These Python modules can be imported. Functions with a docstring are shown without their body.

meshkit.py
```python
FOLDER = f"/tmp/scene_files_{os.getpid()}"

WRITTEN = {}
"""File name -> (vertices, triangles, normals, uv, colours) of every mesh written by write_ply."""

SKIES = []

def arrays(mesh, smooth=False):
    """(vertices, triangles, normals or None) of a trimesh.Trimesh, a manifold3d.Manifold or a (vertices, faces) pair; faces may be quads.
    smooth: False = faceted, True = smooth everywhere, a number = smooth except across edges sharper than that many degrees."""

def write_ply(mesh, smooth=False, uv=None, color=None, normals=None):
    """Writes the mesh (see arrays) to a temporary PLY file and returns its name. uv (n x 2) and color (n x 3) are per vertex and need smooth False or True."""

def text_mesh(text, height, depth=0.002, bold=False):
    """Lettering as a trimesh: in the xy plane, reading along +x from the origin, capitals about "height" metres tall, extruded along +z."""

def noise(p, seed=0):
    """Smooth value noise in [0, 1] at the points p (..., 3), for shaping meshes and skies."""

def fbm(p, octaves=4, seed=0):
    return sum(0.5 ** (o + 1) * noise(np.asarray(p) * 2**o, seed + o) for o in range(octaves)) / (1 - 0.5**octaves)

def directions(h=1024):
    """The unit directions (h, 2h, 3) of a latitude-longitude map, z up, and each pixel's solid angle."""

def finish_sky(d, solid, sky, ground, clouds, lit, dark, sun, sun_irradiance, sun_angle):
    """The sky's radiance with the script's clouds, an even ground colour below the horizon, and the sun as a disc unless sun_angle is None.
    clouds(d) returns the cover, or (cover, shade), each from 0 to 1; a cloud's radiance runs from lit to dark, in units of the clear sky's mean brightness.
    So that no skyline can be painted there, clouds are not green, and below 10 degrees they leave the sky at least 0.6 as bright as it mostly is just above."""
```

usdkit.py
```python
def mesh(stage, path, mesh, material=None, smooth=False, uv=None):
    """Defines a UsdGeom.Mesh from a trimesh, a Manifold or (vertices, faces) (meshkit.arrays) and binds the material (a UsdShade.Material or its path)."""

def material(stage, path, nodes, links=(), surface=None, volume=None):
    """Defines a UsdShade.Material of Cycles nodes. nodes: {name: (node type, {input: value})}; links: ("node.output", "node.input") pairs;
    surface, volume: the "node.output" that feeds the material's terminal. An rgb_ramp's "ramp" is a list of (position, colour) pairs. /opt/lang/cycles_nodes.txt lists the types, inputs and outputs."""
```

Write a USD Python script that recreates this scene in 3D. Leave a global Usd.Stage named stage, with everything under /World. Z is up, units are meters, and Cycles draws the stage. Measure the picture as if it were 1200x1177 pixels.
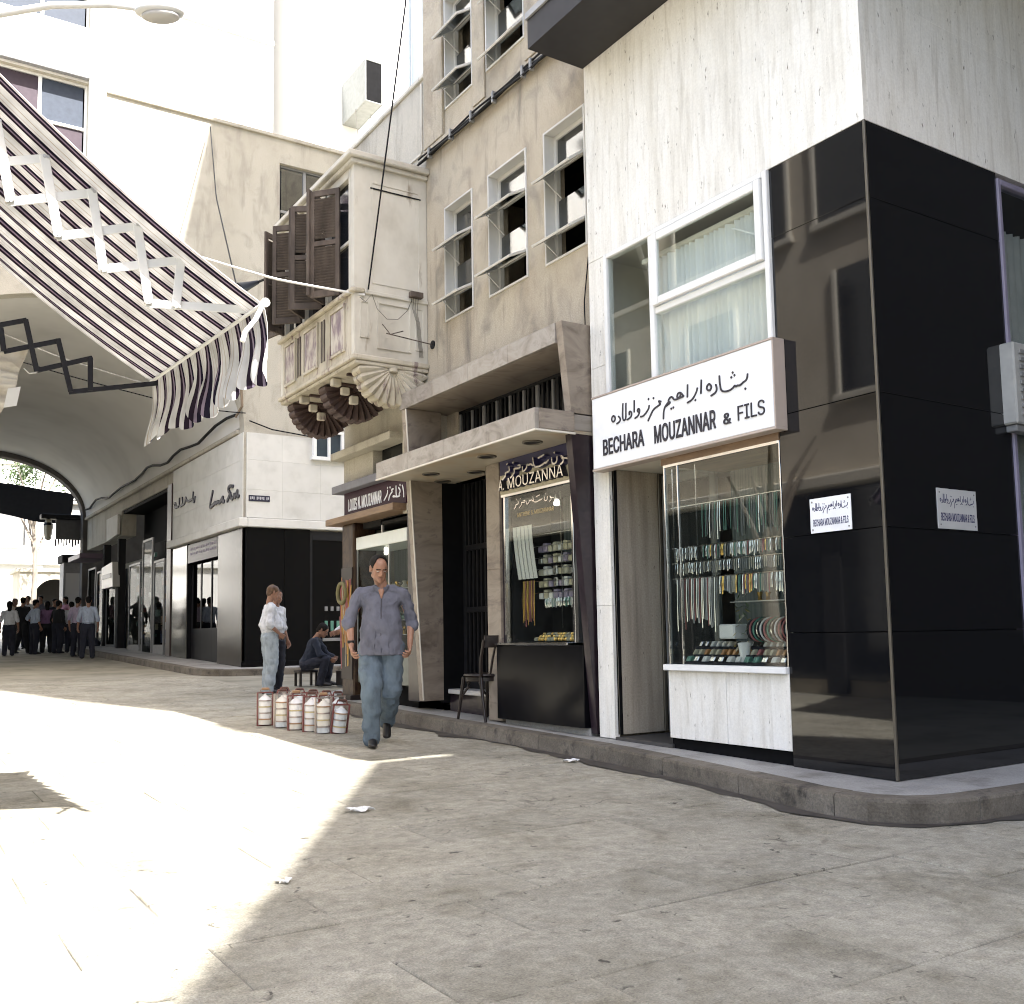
import math, random
import numpy as np, trimesh, manifold3d as m3, shapely.geometry as sg
from shapely.ops import unary_union
import usdkit, meshkit
from pxr import Usd, UsdGeom, UsdLux, UsdShade, Gf, Sdf

# ---------------------------------------------------------------- camera, sky, sun, exposure
EXPOSURE = 2.15
SKY_STRENGTH = 0.115
SUN_INTENSITY = 1.25
TO_SUN = np.array([0.20, -0.754, 1.0])
EYE = 1.06                                  # waist-level camera
stage = Usd.Stage.CreateInMemory()
UsdGeom.SetStageUpAxis(stage, 'Z'); UsdGeom.SetStageMetersPerUnit(stage, 1.0)
UsdGeom.Xform.Define(stage, '/World')
stage.SetDefaultPrim(stage.GetPrimAtPath('/World'))
stage.DefinePrim('/World/Looks', 'Scope')


def set_axes(prim, x, y, z, p):
    m = Gf.Matrix4d(*[float(v) for v in (*x, 0, *y, 0, *z, 0, *p, 1)])
    UsdGeom.Xformable(prim).AddTransformOp().Set(m)


# the street runs along +y, the shop fronts on the right face -x; the camera looks 32.8 degrees right of the street
pitch, roll, yaw = 0.0930435, -0.0166394, math.radians(32.801)
_f = np.array([0, math.cos(pitch), math.sin(pitch)]); _r = np.array([1.0, 0, 0]); _u = np.cross(_r, _f)
_r, _u = math.cos(roll) * _r + math.sin(roll) * _u, -math.sin(roll) * _r + math.cos(roll) * _u
_M = np.array([[math.cos(yaw), math.sin(yaw), 0], [-math.sin(yaw), math.cos(yaw), 0], [0, 0, 1]])
cam = UsdGeom.Camera.Define(stage, '/World/camera')
set_axes(cam, _M @ _r, _M @ _u, -(_M @ _f), (0, 0, EYE))
cam.CreateHorizontalApertureAttr(36.0); cam.CreateFocalLengthAttr(34.994)
cam.CreateHorizontalApertureOffsetAttr(0.054); cam.CreateVerticalApertureOffsetAttr(1.345)
cam.CreateClippingRangeAttr(Gf.Vec2f(0.05, 5000)); cam.CreateExposureAttr(EXPOSURE)

sun_dir = TO_SUN / np.linalg.norm(TO_SUN)
elev, rot = math.asin(sun_dir[2]), math.atan2(sun_dir[0], sun_dir[1])
dome = UsdLux.DomeLight.Define(stage, '/World/sky')
sky = usdkit.material(stage, '/World/Looks/sky', {
    's': ('sky_texture', {'sky_type': 'single_scattering', 'sun_disc': False, 'sun_elevation': elev, 'sun_rotation': rot, 'aerosol_density': 4.0, 'air_density': 1.0}),
    'b': ('background_shader', {'strength': SKY_STRENGTH})}, [('s.color', 'b.color')], surface='b.background')
UsdShade.MaterialBindingAPI.Apply(dome.GetPrim()).Bind(sky)
dome.GetPrim().SetCustomDataByKey('kind', 'structure')
sun = UsdLux.DistantLight.Define(stage, '/World/sun')
sun.CreateIntensityAttr(SUN_INTENSITY); sun.CreateAngleAttr(0.5); sun.CreateColorAttr(Gf.Vec3f(1, 0.975, 0.935)); sun.CreateNormalizeAttr(True)
_z = sun_dir; _x = np.cross([0, 0, 1], _z); _x /= np.linalg.norm(_x)
set_axes(sun, _x, np.cross(_z, _x), _z, (0, 0, 60))

# ---------------------------------------------------------------- helpers
rng = random.Random(7)
used = {}


def path_for(name, parent):
    base = (str(parent.GetPath()) if parent else '/World') + '/' + name
    n = used.get(base, 0); used[base] = n + 1
    return base if n == 0 else f'{base}_{n:03d}'


ORIGIN = {}


def tag(prim, label=None, cat=None, group=None, kind=None):
    for k, v in (('label', label), ('category', cat), ('group', group), ('kind', kind)):
        if v: prim.SetCustomDataByKey(k, v)
    return prim


def thing(name, label, cat, loc=(0, 0, 0), group=None, rotz=0, kind=None):
    x = UsdGeom.Xform.Define(stage, path_for(name, None))
    x.AddTranslateOp().Set(Gf.Vec3d(*map(float, loc)))
    if rotz: x.AddRotateZOp().Set(math.degrees(rotz))
    p = x.GetPrim(); ORIGIN[str(p.GetPath())] = np.array(loc, float)
    return tag(p, label, cat, group, kind)


def tm(x):
    if isinstance(x, list): return trimesh.util.concatenate([tm(i) for i in x])
    if isinstance(x, m3.Manifold):
        m = x.to_mesh(); return trimesh.Trimesh(np.array(m.vert_properties[:, :3]), np.array(m.tri_verts), process=False)
    if isinstance(x, tuple): return trimesh.Trimesh(np.array(x[0], float), np.array(x[1]), process=False)
    return x


def put(name, mesh, material, parent=None, smooth=False, label=None, cat=None, group=None, kind=None, local=False):
    """One Mesh prim. The mesh is given in world coordinates; under a thing it is moved to the thing's base."""
    mesh = tm(mesh).copy()
    if parent is not None and not local:
        root = '/World/' + str(parent.GetPath()).split('/')[2]
        o = ORIGIN.get(root)
        if o is not None: mesh.apply_translation(-o)
    p = usdkit.mesh(stage, path_for(name, parent), mesh, material, smooth).GetPrim()
    return tag(p, label, cat, group, kind)


def solo(name, mesh, material, label, cat, group=None, smooth=False, kind=None):
    """A thing that is one mesh."""
    return put(name, mesh, material, None, smooth, label, cat, group, kind)


def copy_of(root, label, loc, rotz=0, group=None, cat=None):
    was = root.GetCustomData()
    r = thing(root.GetName().rstrip('0123456789').rstrip('_') if root.GetName()[-3:].isdigit() else root.GetName(), label, cat or was['category'], loc, group or was.get('group'), rotz)
    r.GetReferences().AddInternalReference(root.GetPath()); r.SetInstanceable(True)
    return r


def box(x0, x1, y0, y1, z0, z1):
    m = trimesh.creation.box([abs(x1 - x0), abs(y1 - y0), abs(z1 - z0)])
    m.apply_translation([(x0 + x1) / 2, (y0 + y1) / 2, (z0 + z1) / 2]); return m


_c = []
for i in range(3):
    for s in np.ndindex(2, 2, 2):
        v = [2 * q - 1.0 for q in s]; _c.append((i, v))
_hull_dirs = np.array([v for i, v in _c]); _hull_axis = np.array([i for i, v in _c])
_t = _hull_dirs.copy()
for k in range(24): _t[k] *= 0.9; _t[k][_hull_axis[k]] /= 0.9
_hull_faces = trimesh.convex.convex_hull(_t)
_order = [int(np.argmin(np.linalg.norm(_t - v, axis=1))) for v in _hull_faces.vertices]
_hull_tris = np.array([[_order[i] for i in f] for f in _hull_faces.faces])


def ch(x0, x1, y0, y1, z0, z1, b=0.006):
    """A box with chamfered edges."""
    h = np.array([abs(x1 - x0), abs(y1 - y0), abs(z1 - z0)]) / 2; c = np.array([x0 + x1, y0 + y1, z0 + z1]) / 2
    b = min(b, h.min() * 0.45)
    v = _hull_dirs * (h - b)
    v[np.arange(24), _hull_axis] = _hull_dirs[np.arange(24), _hull_axis] * h[_hull_axis]
    return trimesh.Trimesh(v + c, _hull_tris, process=False)


def frame_of(d, up=(0, 0, 1)):
    d = np.array(d, float); d /= np.linalg.norm(d)
    x = np.cross(up, d)
    if np.linalg.norm(x) < 1e-4: x = np.cross((1, 0, 0), d)
    x /= np.linalg.norm(x)
    return x, np.cross(d, x), d


def bar(a, b, w, t=None, up=(0, 0, 1), bev=0.002):
    """A straight bar from a to b, w wide and t thick."""
    a, b = np.array(a, float), np.array(b, float); L = np.linalg.norm(b - a)
    m = ch(-w / 2, w / 2, -(t or w) / 2, (t or w) / 2, 0, L, bev)
    x, y, z = frame_of(b - a, up)
    M = np.eye(4); M[:3, 0], M[:3, 1], M[:3, 2], M[:3, 3] = x, y, z, a
    m.apply_transform(M); return m


def tube(pts, r, n=8, caps=True):
    pts = np.array(pts, float); rs = np.full(len(pts), r) if np.ndim(r) == 0 else np.array(r)
    d = np.gradient(pts, axis=0); V = []
    up = np.array([0.0, 0, 1]) if abs(d[0][2]) < 0.9 * np.linalg.norm(d[0]) else np.array([1.0, 0, 0])
    for p, q, s in zip(pts, d, rs):
        z = q / (np.linalg.norm(q) + 1e-12); x = up - z * (up @ z); x /= np.linalg.norm(x) + 1e-12; y = np.cross(z, x); up = x
        a = np.arange(n) * 2 * math.pi / n
        V.append(p + s * (np.cos(a)[:, None] * x + np.sin(a)[:, None] * y))
    F = []
    for i in range(len(pts) - 1):
        for k in range(n):
            a, b = i * n + k, i * n + (k + 1) % n
            F += [[a, b, b + n], [a, b + n, a + n]]
    V = np.vstack(V)
    if caps:
        V = np.vstack([V, pts[0], pts[-1]]); e = len(pts) * n
        for k in range(n):
            F += [[e, (k + 1) % n, k], [e + 1, (len(pts) - 1) * n + k, (len(pts) - 1) * n + (k + 1) % n]]
    return trimesh.Trimesh(V, F, process=False)


def cyl(p0, p1, r, n=16):
    return tube([p0, p1], r, n)


def lathe(prof, n=20, c=(0, 0, 0)):
    """A turned shape from (radius, height) pairs."""
    m = trimesh.creation.revolve(np.array(prof, float), sections=n); m.apply_translation(c); return m


def prism(poly, axis, a, b):
    """A polygon of two coordinates extruded along the third. axis x: polygon (y, z); axis y: (x, z); axis z: (x, y)."""
    if not hasattr(poly, 'exterior') and not hasattr(poly, 'geoms'): poly = sg.Polygon(poly)
    out = []
    for g_ in getattr(poly, 'geoms', [poly]):
        m = trimesh.creation.extrude_polygon(g_, abs(b - a), engine='earcut'); v = m.vertices.copy(); lo = min(a, b)
        if axis == 'x': m.vertices = np.stack([v[:, 2] + lo, v[:, 0], v[:, 1]], 1)
        elif axis == 'y': m.vertices = np.stack([v[:, 0], v[:, 2] + lo, v[:, 1]], 1); m.invert()
        else: m.vertices = v + [0, 0, lo]
        out.append(m)
    return tm(out)


def grid(P):
    """A sheet of quads from an (n, m, 3) array of points."""
    P = np.array(P, float); n, m = P.shape[:2]; i = np.arange(n * m).reshape(n, m)
    q = np.stack([i[:-1, :-1], i[1:, :-1], i[1:, 1:], i[:-1, 1:]], -1).reshape(-1, 4)
    return trimesh.Trimesh(P.reshape(-1, 3), np.vstack([q[:, [0, 1, 2]], q[:, [0, 2, 3]]]), process=False)


def solid_sheet(P, t):
    """A sheet with thickness: P offset by the vector t."""
    P = np.array(P, float); n, m = P.shape[:2]; a = grid(P); b = grid(P + np.array(t)); b.invert()
    i = np.arange(n * m).reshape(n, m); rim = np.concatenate([i[0, :], i[1:, -1], i[-1, -2::-1], i[-2:0:-1, 0]])
    V = np.vstack([a.vertices, b.vertices]); k = len(a.vertices); r2 = np.roll(rim, -1)
    s = np.vstack([np.stack([rim, r2, r2 + k], 1), np.stack([rim, r2 + k, rim + k], 1)])
    m_ = trimesh.Trimesh(V, np.vstack([a.faces, b.faces + k, s]), process=False)
    trimesh.repair.fix_normals(m_); return m_


def strokes(S, w, to3d, depth, dot=None):
    """Brush strokes (lists of 2-D points; one point is a dot) as raised lettering; to3d maps (s, z, d) to world."""
    shp = []
    for p in S:
        if len(p) == 1:
            r = (dot or w * 0.75); shp.append(sg.Polygon([(p[0][0] - r, p[0][1]), (p[0][0], p[0][1] - r), (p[0][0] + r, p[0][1]), (p[0][0], p[0][1] + r)]))
        else:
            q = np.array(p, float)
            if len(q) > 2:                                           # round the corners
                for _ in range(2):
                    a, b = q[:-1] * .75 + q[1:] * .25, q[:-1] * .25 + q[1:] * .75
                    q = np.vstack([q[:1], np.stack([a, b], 1).reshape(-1, 2), q[-1:]])
            shp.append(sg.LineString(q).buffer(w / 2, quad_segs=3))
    u = unary_union(shp); out = []
    for g_ in getattr(u, 'geoms', [u]):
        m = trimesh.creation.extrude_polygon(g_.simplify(w * .04), depth, engine='earcut'); m.vertices = np.array([to3d(*v) for v in m.vertices]); out.append(m)
    m = tm(out)
    if m.volume < 0: m.invert()
    return m


def text(t, h, to3d, depth=0.004, bold=False, width=None, s0=0, z0=0, slant=0):
    m = meshkit.text_mesh(t, h, depth, bold); v = m.vertices.copy()
    if width: v[:, 0] *= width / (v[:, 0].max())
    v[:, 0] += slant * v[:, 1]
    m.vertices = np.array([to3d(s0 + a, z0 + b, c) for a, b, c in v])
    if m.volume < 0: m.invert()
    return m


def g(y):
    """Height of the street: it climbs gently away from the camera."""
    y = np.asarray(y, float)
    return np.where(y < 4, 0, np.where(y < 16, .014 * (y - 4), np.where(y < 75, .168 + .028 * (y - 16), .168 + .028 * 59)))


# ---------------------------------------------------------------- materials
MATS = {}


def mat(name, stops, scale=3.0, stretch=(1, 1, 1), rough=.7, bump=0, bscale=60, bdist=.01, metal=0, detail=6, spec=.5, vary=0, second=None, nrough=.6, sheen=0, distort=0, third=None, grain=0, gscale=110):
    """Principled with noise colour from world position. stops: colour list for the ramp; second: (colour, scale, stretch, lo, hi) a second layer of marks."""
    N = {'geo': ('geometry', {}), 'map': ('mapping', {'scale': stretch}), 'n': ('noise_texture', {'scale': scale, 'detail': detail, 'roughness': nrough, 'distortion': distort}),
         'r': ('rgb_ramp', {'ramp': [(.28 + .44 * i / max(1, len(stops) - 1), c) for i, c in enumerate(stops)]}),
         'p': ('principled_bsdf', {'roughness': rough, 'metallic': metal, 'specular_ior_level': spec, 'sheen_weight': sheen})}
    L = [('geo.position', 'map.vector'), ('map.vector', 'n.vector'), ('n.fac', 'r.fac')]
    col = 'r.color'
    if second:
        c2, s2, st2, lo, hi = second
        N |= {'map2': ('mapping', {'scale': st2}), 'n2': ('noise_texture', {'scale': s2, 'detail': 5, 'roughness': .65}), 'mr': ('map_range', {'from_min': lo, 'from_max': hi, 'clamp': True}), 'mx': ('mix_color', {'b': c2})}
        L += [('geo.position', 'map2.vector'), ('map2.vector', 'n2.vector'), ('n2.fac', 'mr.value'), ('mr.result', 'mx.fac'), (col, 'mx.a')]; col = 'mx.result'
    if third:
        c3, s3, st3, lo, hi = third
        N |= {'map3': ('mapping', {'scale': st3}), 'n3': ('noise_texture', {'scale': s3, 'detail': 3, 'roughness': .55, 'distortion': .6}), 'mr3': ('map_range', {'from_min': lo, 'from_max': hi, 'clamp': True}), 'mx3': ('mix_color', {'b': c3})}
        L += [('geo.position', 'map3.vector'), ('map3.vector', 'n3.vector'), ('n3.fac', 'mr3.value'), ('mr3.result', 'mx3.fac'), (col, 'mx3.a')]; col = 'mx3.result'
    if grain:
        N |= {'ng': ('noise_texture', {'scale': gscale, 'detail': 3, 'roughness': .7}), 'mg': ('map_range', {'from_min': .3, 'from_max': .7, 'to_min': 1 - grain, 'to_max': 1 + grain}), 'hg': ('hsv', {})}
        L += [('geo.position', 'ng.vector'), ('ng.fac', 'mg.value'), ('mg.result', 'hg.value'), (col, 'hg.color')]; col = 'hg.color'
    if vary:
        N |= {'oi': ('object_info', {}), 'vr': ('map_range', {'from_min': 0.0, 'from_max': 1.0, 'to_min': 1 - vary, 'to_max': 1 + vary}), 'hs': ('hsv', {})}
        L += [('oi.random', 'vr.value'), ('vr.result', 'hs.value'), (col, 'hs.color')]; col = 'hs.color'
    L.append((col, 'p.base_color'))
    if bump:
        N |= {'nb': ('noise_texture', {'scale': bscale, 'detail': 4}), 'bu': ('bump', {'strength': bump, 'distance': bdist})}
        L += [('map.vector', 'nb.vector'), ('nb.fac', 'bu.height'), ('bu.normal', 'p.normal')]
    MATS[name] = usdkit.material(stage, '/World/Looks/' + name, N, L, surface='p.BSDF')
    return MATS[name]


def plain(name, c, rough=.5, metal=0, spec=.5, emit=0):
    k = (.045 if max(c) > .4 else .12) if max(c) > .02 else .3
    if emit:
        MATS[name] = usdkit.material(stage, '/World/Looks/' + name, {'p': ('principled_bsdf', {'base_color': c, 'roughness': rough, 'emission_color': c, 'emission_strength': emit})}, [], surface='p.BSDF')
        return MATS[name]
    return mat(name, [tuple(v * (1 - k) for v in c), tuple(v * (1 + k) for v in c)], 9, rough=rough, metal=metal, spec=spec)


def pane_mat(name, tint=(.93, .96, .95), rough=.0, base=.05, gl=.9):
    """Window glass: see-through, mirror-like at grazing angles (the same from both sides)."""
    N = {'lw': ('layer_weight', {'blend': .5}), 'pw': ('math', {'math_type': 'power', 'value2': 4.0}), 'ma': ('math', {'math_type': 'multiply_add', 'value2': 1 - base, 'value3': base}),
         't': ('transparent_bsdf', {'color': tint}), 'g': ('glossy_bsdf', {'color': (gl, gl, gl), 'roughness': rough}), 'm': ('mix_closure', {})}
    L = [('lw.facing', 'pw.value1'), ('pw.value', 'ma.value1'), ('ma.value', 'm.fac'), ('t.BSDF', 'm.closure1'), ('g.BSDF', 'm.closure2')]
    MATS[name] = usdkit.material(stage, '/World/Looks/' + name, N, L, surface='m.closure'); return MATS[name]


def stripes(name, axis, period, bands, transl=.35, off=0.0, uv=False):
    """Woven stripes across one world axis; bands: (position 0..1, colour)."""
    N = {'geo': ('geometry', {}), 'sp': ('separate_xyz', {}), 'dv': ('math', {'math_type': 'multiply_add', 'value2': 1 / period, 'value3': off}), 'fr': ('math', {'math_type': 'fraction'}),
         'r': ('rgb_ramp', {'ramp': bands, 'interpolate': False}), 'n': ('noise_texture', {'scale': 7.0, 'detail': 6.0}), 'mr': ('map_range', {'from_min': .3, 'from_max': .7, 'to_min': .72, 'to_max': 1.05}),
         'hs': ('hsv', {}), 'd': ('diffuse_bsdf', {'roughness': .4}), 't': ('translucent_bsdf', {}), 'm': ('mix_closure', {'fac': transl})}
    if uv: N['tc'] = ('texture_coordinate', {})
    L = [('tc.UV' if uv else 'geo.position', 'sp.vector'), ('sp.' + axis, 'dv.value1'), ('dv.value', 'fr.value1'), ('fr.value', 'r.fac'), ('geo.position', 'n.vector'), ('n.fac', 'mr.value'), ('mr.result', 'hs.value'), ('r.color', 'hs.color'),
         ('hs.color', 'd.color'), ('hs.color', 't.color'), ('d.BSDF', 'm.closure1'), ('t.BSDF', 'm.closure2')]
    MATS[name] = usdkit.material(stage, '/World/Looks/' + name, N, L, surface='m.closure'); return MATS[name]


TRAV = mat('travertine', [(.62, .595, .53), (.71, .69, .63), (.765, .75, .70), (.67, .65, .59)], 2.4, (4, 4, .5), rough=.6, bump=.3, bscale=14, bdist=.006, second=((.20, .18, .145), 13, (2.6, 2.6, .75), .64, .70), third=((.56, .535, .475), 5, (4, 4, .35), .53, .78), vary=.03, grain=.07, gscale=60)
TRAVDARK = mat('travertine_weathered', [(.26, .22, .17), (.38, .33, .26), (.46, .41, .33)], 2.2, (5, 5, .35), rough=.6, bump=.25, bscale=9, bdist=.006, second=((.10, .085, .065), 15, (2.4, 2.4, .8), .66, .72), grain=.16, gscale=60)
GRAN = mat('black_granite', [(.002, .002, .0022), (.006, .006, .0065)], 90, rough=.03, second=((.014, .014, .015), 160, (1, 1, 1), .68, .76), spec=.72)
BLACKST = mat('black_wall_stone', [(.002, .002, .0022), (.006, .006, .0065)], 60, rough=.22, spec=.12)
CONC = mat('tan_concrete', [(.275, .228, .163), (.395, .338, .252), (.455, .398, .303), (.33, .275, .20)], 1.1, (1, 1, .7), rough=.9, bump=.5, bscale=70, bdist=.006, detail=9, nrough=.68, second=((.13, .115, .095), 1.5, (3, 3, .35), .55, .76), third=((.235, .21, .17), 3.2, (1, 1, .8), .52, .80), grain=.20, gscale=75)
PLAST = mat('beige_plaster', [(.33, .30, .24), (.43, .40, .33), (.48, .45, .38)], .6, (1, 1, .6), rough=.9, bump=.25, bscale=70, bdist=.004, second=((.22, .20, .165), 1.3, (2, 2, .35), .54, .78), third=((.31, .285, .235), 2.6, (1, 1, .8), .52, .80), grain=.15, gscale=60)
WHITEWALL = mat('white_wall', [(.66, .65, .62), (.74, .73, .70)], .5, rough=.85, bump=.15, bscale=60, bdist=.004)
OLDWHITE = mat('old_white_plaster', [(.40, .37, .31), (.54, .515, .445), (.61, .59, .525)], 1.6, (1, 1, .7), rough=.85, bump=.25, bscale=50, bdist=.004, second=((.25, .21, .16), 3.5, (2, 2, .4), .62, .74))
DIRTYCREAM = mat('stained_cream_plaster', [(.30, .27, .20), (.45, .41, .325), (.53, .495, .415)], 2.6, (1, 1, .6), rough=.85, bump=.3, bscale=40, bdist=.005, second=((.17, .12, .12), 5, (2, 2, .4), .56, .68))
REDWOOD = mat('maroon_painted_boards', [(.045, .028, .025), (.085, .052, .046)], 4, (1, 1, 1), rough=.7, bump=.2)
MARB = mat('brown_veined_marble', [(.115, .088, .066), (.215, .176, .138), (.28, .235, .185), (.155, .124, .098)], 1.5, (1, 1.6, 2.4), rough=.38, distort=1.6, second=((.13, .10, .085), 2.4, (2, .6, 3), .58, .70))
MARBG = mat('grey_veined_marble', [(.145, .125, .102), (.24, .213, .182), (.31, .282, .247), (.18, .157, .13)], 1.6, (1, 1.6, 2.4), rough=.32, distort=1.8, second=((.16, .13, .12), 2.2, (2, .6, 3), .60, .72))
DARKMARB = mat('dark_purple_marble', [(.010, .006, .009), (.026, .017, .021)], 5, (1, 1, 1), rough=.2, distort=1)
COLMARB = mat('red_brown_column_marble', [(.010, .005, .005), (.028, .014, .011), (.06, .036, .02), (.014, .007, .009)], 6, (1, 1, .4), rough=.25, distort=2.5)
CLAD = mat('white_stone_cladding', [(.52, .51, .465), (.61, .60, .555), (.65, .64, .595)], 2.2, rough=.75, bump=.12, bscale=60, bdist=.003, vary=.04)
VAULT = mat('grey_vault_plaster', [(.50, .49, .465), (.60, .59, .56), (.64, .63, .60)], .45, rough=.9, bump=.2, bscale=30, bdist=.005)
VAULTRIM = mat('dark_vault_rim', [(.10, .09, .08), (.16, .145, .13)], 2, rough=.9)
def street_stone(name, k):
    """Worn paving stone: patches, grit, dark specks, hairline cracks and a rough relief."""
    c = [tuple(v * k for v in q) for q in ((.19, .172, .126), (.295, .274, .216), (.375, .352, .288), (.27, .248, .192))]
    N = {'geo': ('geometry', {}), 'n1': ('noise_texture', {'scale': 1.5, 'detail': 10, 'roughness': .72, 'distortion': .4}), 'r': ('rgb_ramp', {'ramp': [(.30 + .13 * i_, q) for i_, q in enumerate(c)]}),
         'n2': ('noise_texture', {'scale': 14, 'detail': 6, 'roughness': .75}), 'm2': ('map_range', {'from_min': .32, 'from_max': .68, 'to_min': .74, 'to_max': 1.20}), 'h2': ('hsv', {}),
         'n3': ('noise_texture', {'scale': 120, 'detail': 3, 'roughness': .7}), 'm3': ('map_range', {'from_min': .3, 'from_max': .7, 'to_min': .70, 'to_max': 1.28}), 'h3': ('hsv', {}),
         'n4': ('noise_texture', {'scale': 10, 'detail': 4, 'roughness': .6, 'distortion': 1.2}), 'm4': ('map_range', {'from_min': .635, 'from_max': .715, 'to_max': .85, 'clamp': True}), 'x4': ('mix_color', {'b': (.042, .037, .03)}),
         'nw': ('noise_texture', {'scale': 3, 'detail': 4}), 'va': ('vector_math', {'math_type': 'multiply_add', 'vector2': (.5, .5, .5)}), 'vo': ('voronoi_texture', {'feature': 'distance_to_edge', 'scale': 1.05}),
         'm5': ('map_range', {'from_min': .002, 'from_max': .011, 'to_min': 1, 'to_max': 0, 'clamp': True}), 'n6': ('noise_texture', {'scale': .9, 'detail': 2}), 'm6': ('map_range', {'from_min': .585, 'from_max': .68, 'to_max': .75, 'clamp': True}), 'mu': ('math', {'math_type': 'multiply'}), 'x5': ('mix_color', {'b': (.075, .066, .053)}),
         'b1': ('bump', {'strength': .8, 'distance': .014}), 'b2': ('bump', {'strength': .45, 'distance': .003}), 'p': ('principled_bsdf', {'roughness': .85, 'specular_ior_level': .35})}
    L = [('geo.position', f'{q}.vector') for q in ('n1', 'n2', 'n3', 'n4', 'nw', 'n6')] + [('n1.fac', 'r.fac'), ('r.color', 'h2.color'), ('n2.fac', 'm2.value'), ('m2.result', 'h2.value'), ('h2.color', 'h3.color'), ('n3.fac', 'm3.value'), ('m3.result', 'h3.value'),
         ('n4.fac', 'm4.value'), ('m4.result', 'x4.fac'), ('h3.color', 'x4.a'), ('nw.color', 'va.vector1'), ('geo.position', 'va.vector3'), ('va.vector', 'vo.vector'), ('vo.distance', 'm5.value'), ('n6.fac', 'm6.value'), ('m5.result', 'mu.value1'), ('m6.result', 'mu.value2'), ('mu.value', 'x5.fac'), ('x4.result', 'x5.a'),
         ('x5.result', 'p.base_color'), ('n2.fac', 'b1.height'), ('n3.fac', 'b2.height'), ('b1.normal', 'b2.normal'), ('b2.normal', 'p.normal')]
    MATS[name] = usdkit.material(stage, '/World/Looks/' + name, N, L, surface='p.BSDF'); return MATS[name]


ROADS = [street_stone(f'street_slab_{n}', k) for n, k in (('pale', 1.08), ('mid', 1.0), ('worn', .92))]
ROAD = mat('street_bed', [(.17, .157, .12), (.285, .267, .212), (.34, .322, .26)], 1.35, rough=.9, bump=.5, bscale=20, bdist=.008, detail=9, second=((.06, .055, .05), 3.1, (1, 1, 1), .62, .78))
GROUT = mat('slab_joint_dirt', [(.06, .053, .045), (.235, .215, .18), (.25, .23, .20)], 1.7, rough=.95, bump=.4, bscale=50)
PAVE = mat('pavement_screed', [(.25, .245, .235), (.33, .325, .31), (.37, .365, .35)], 1.6, rough=.8, bump=.3, bscale=45, bdist=.004, second=((.15, .14, .125), 2.8, (1, 1, 1), .54, .75), grain=.2, gscale=90)
KERB = mat('kerb_stone', [(.080, .068, .052), (.14, .122, .096), (.19, .168, .136)], 3.5, (1, 1, 1), rough=.85, bump=.7, bscale=30, bdist=.010, second=((.045, .04, .034), 6, (1, 1, 1), .56, .70), vary=.06, grain=.25, gscale=80)
GUTTER = mat('damp_gutter_dirt', [(.035, .03, .027), (.09, .08, .07)], 6, rough=.5)
WHITE = plain('white_paint', (.74, .74, .72), .35)
CREAM = plain('cream_paint', (.62, .58, .50), .5)
SIGNW = plain('white_sign_enamel', (.78, .79, .80), .25)
SIGNK = plain('dark_sign_lettering', (.016, .015, .024), .45)
ALU = plain('aluminium', (.60, .60, .60), .35, .9)
CHROME = plain('chrome', (.75, .75, .76), .12, 1.0)
BRONZE = plain('bronze_trim', (.13, .115, .09), .4, .6)
IRON = plain('black_iron', (.010, .010, .011), .5, spec=.25)
STEEL = plain('grey_steel', (.22, .22, .215), .5, .2)
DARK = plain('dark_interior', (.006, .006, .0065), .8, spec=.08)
DIM = plain('dim_interior', (.026, .025, .025), .85, spec=.15)
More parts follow.
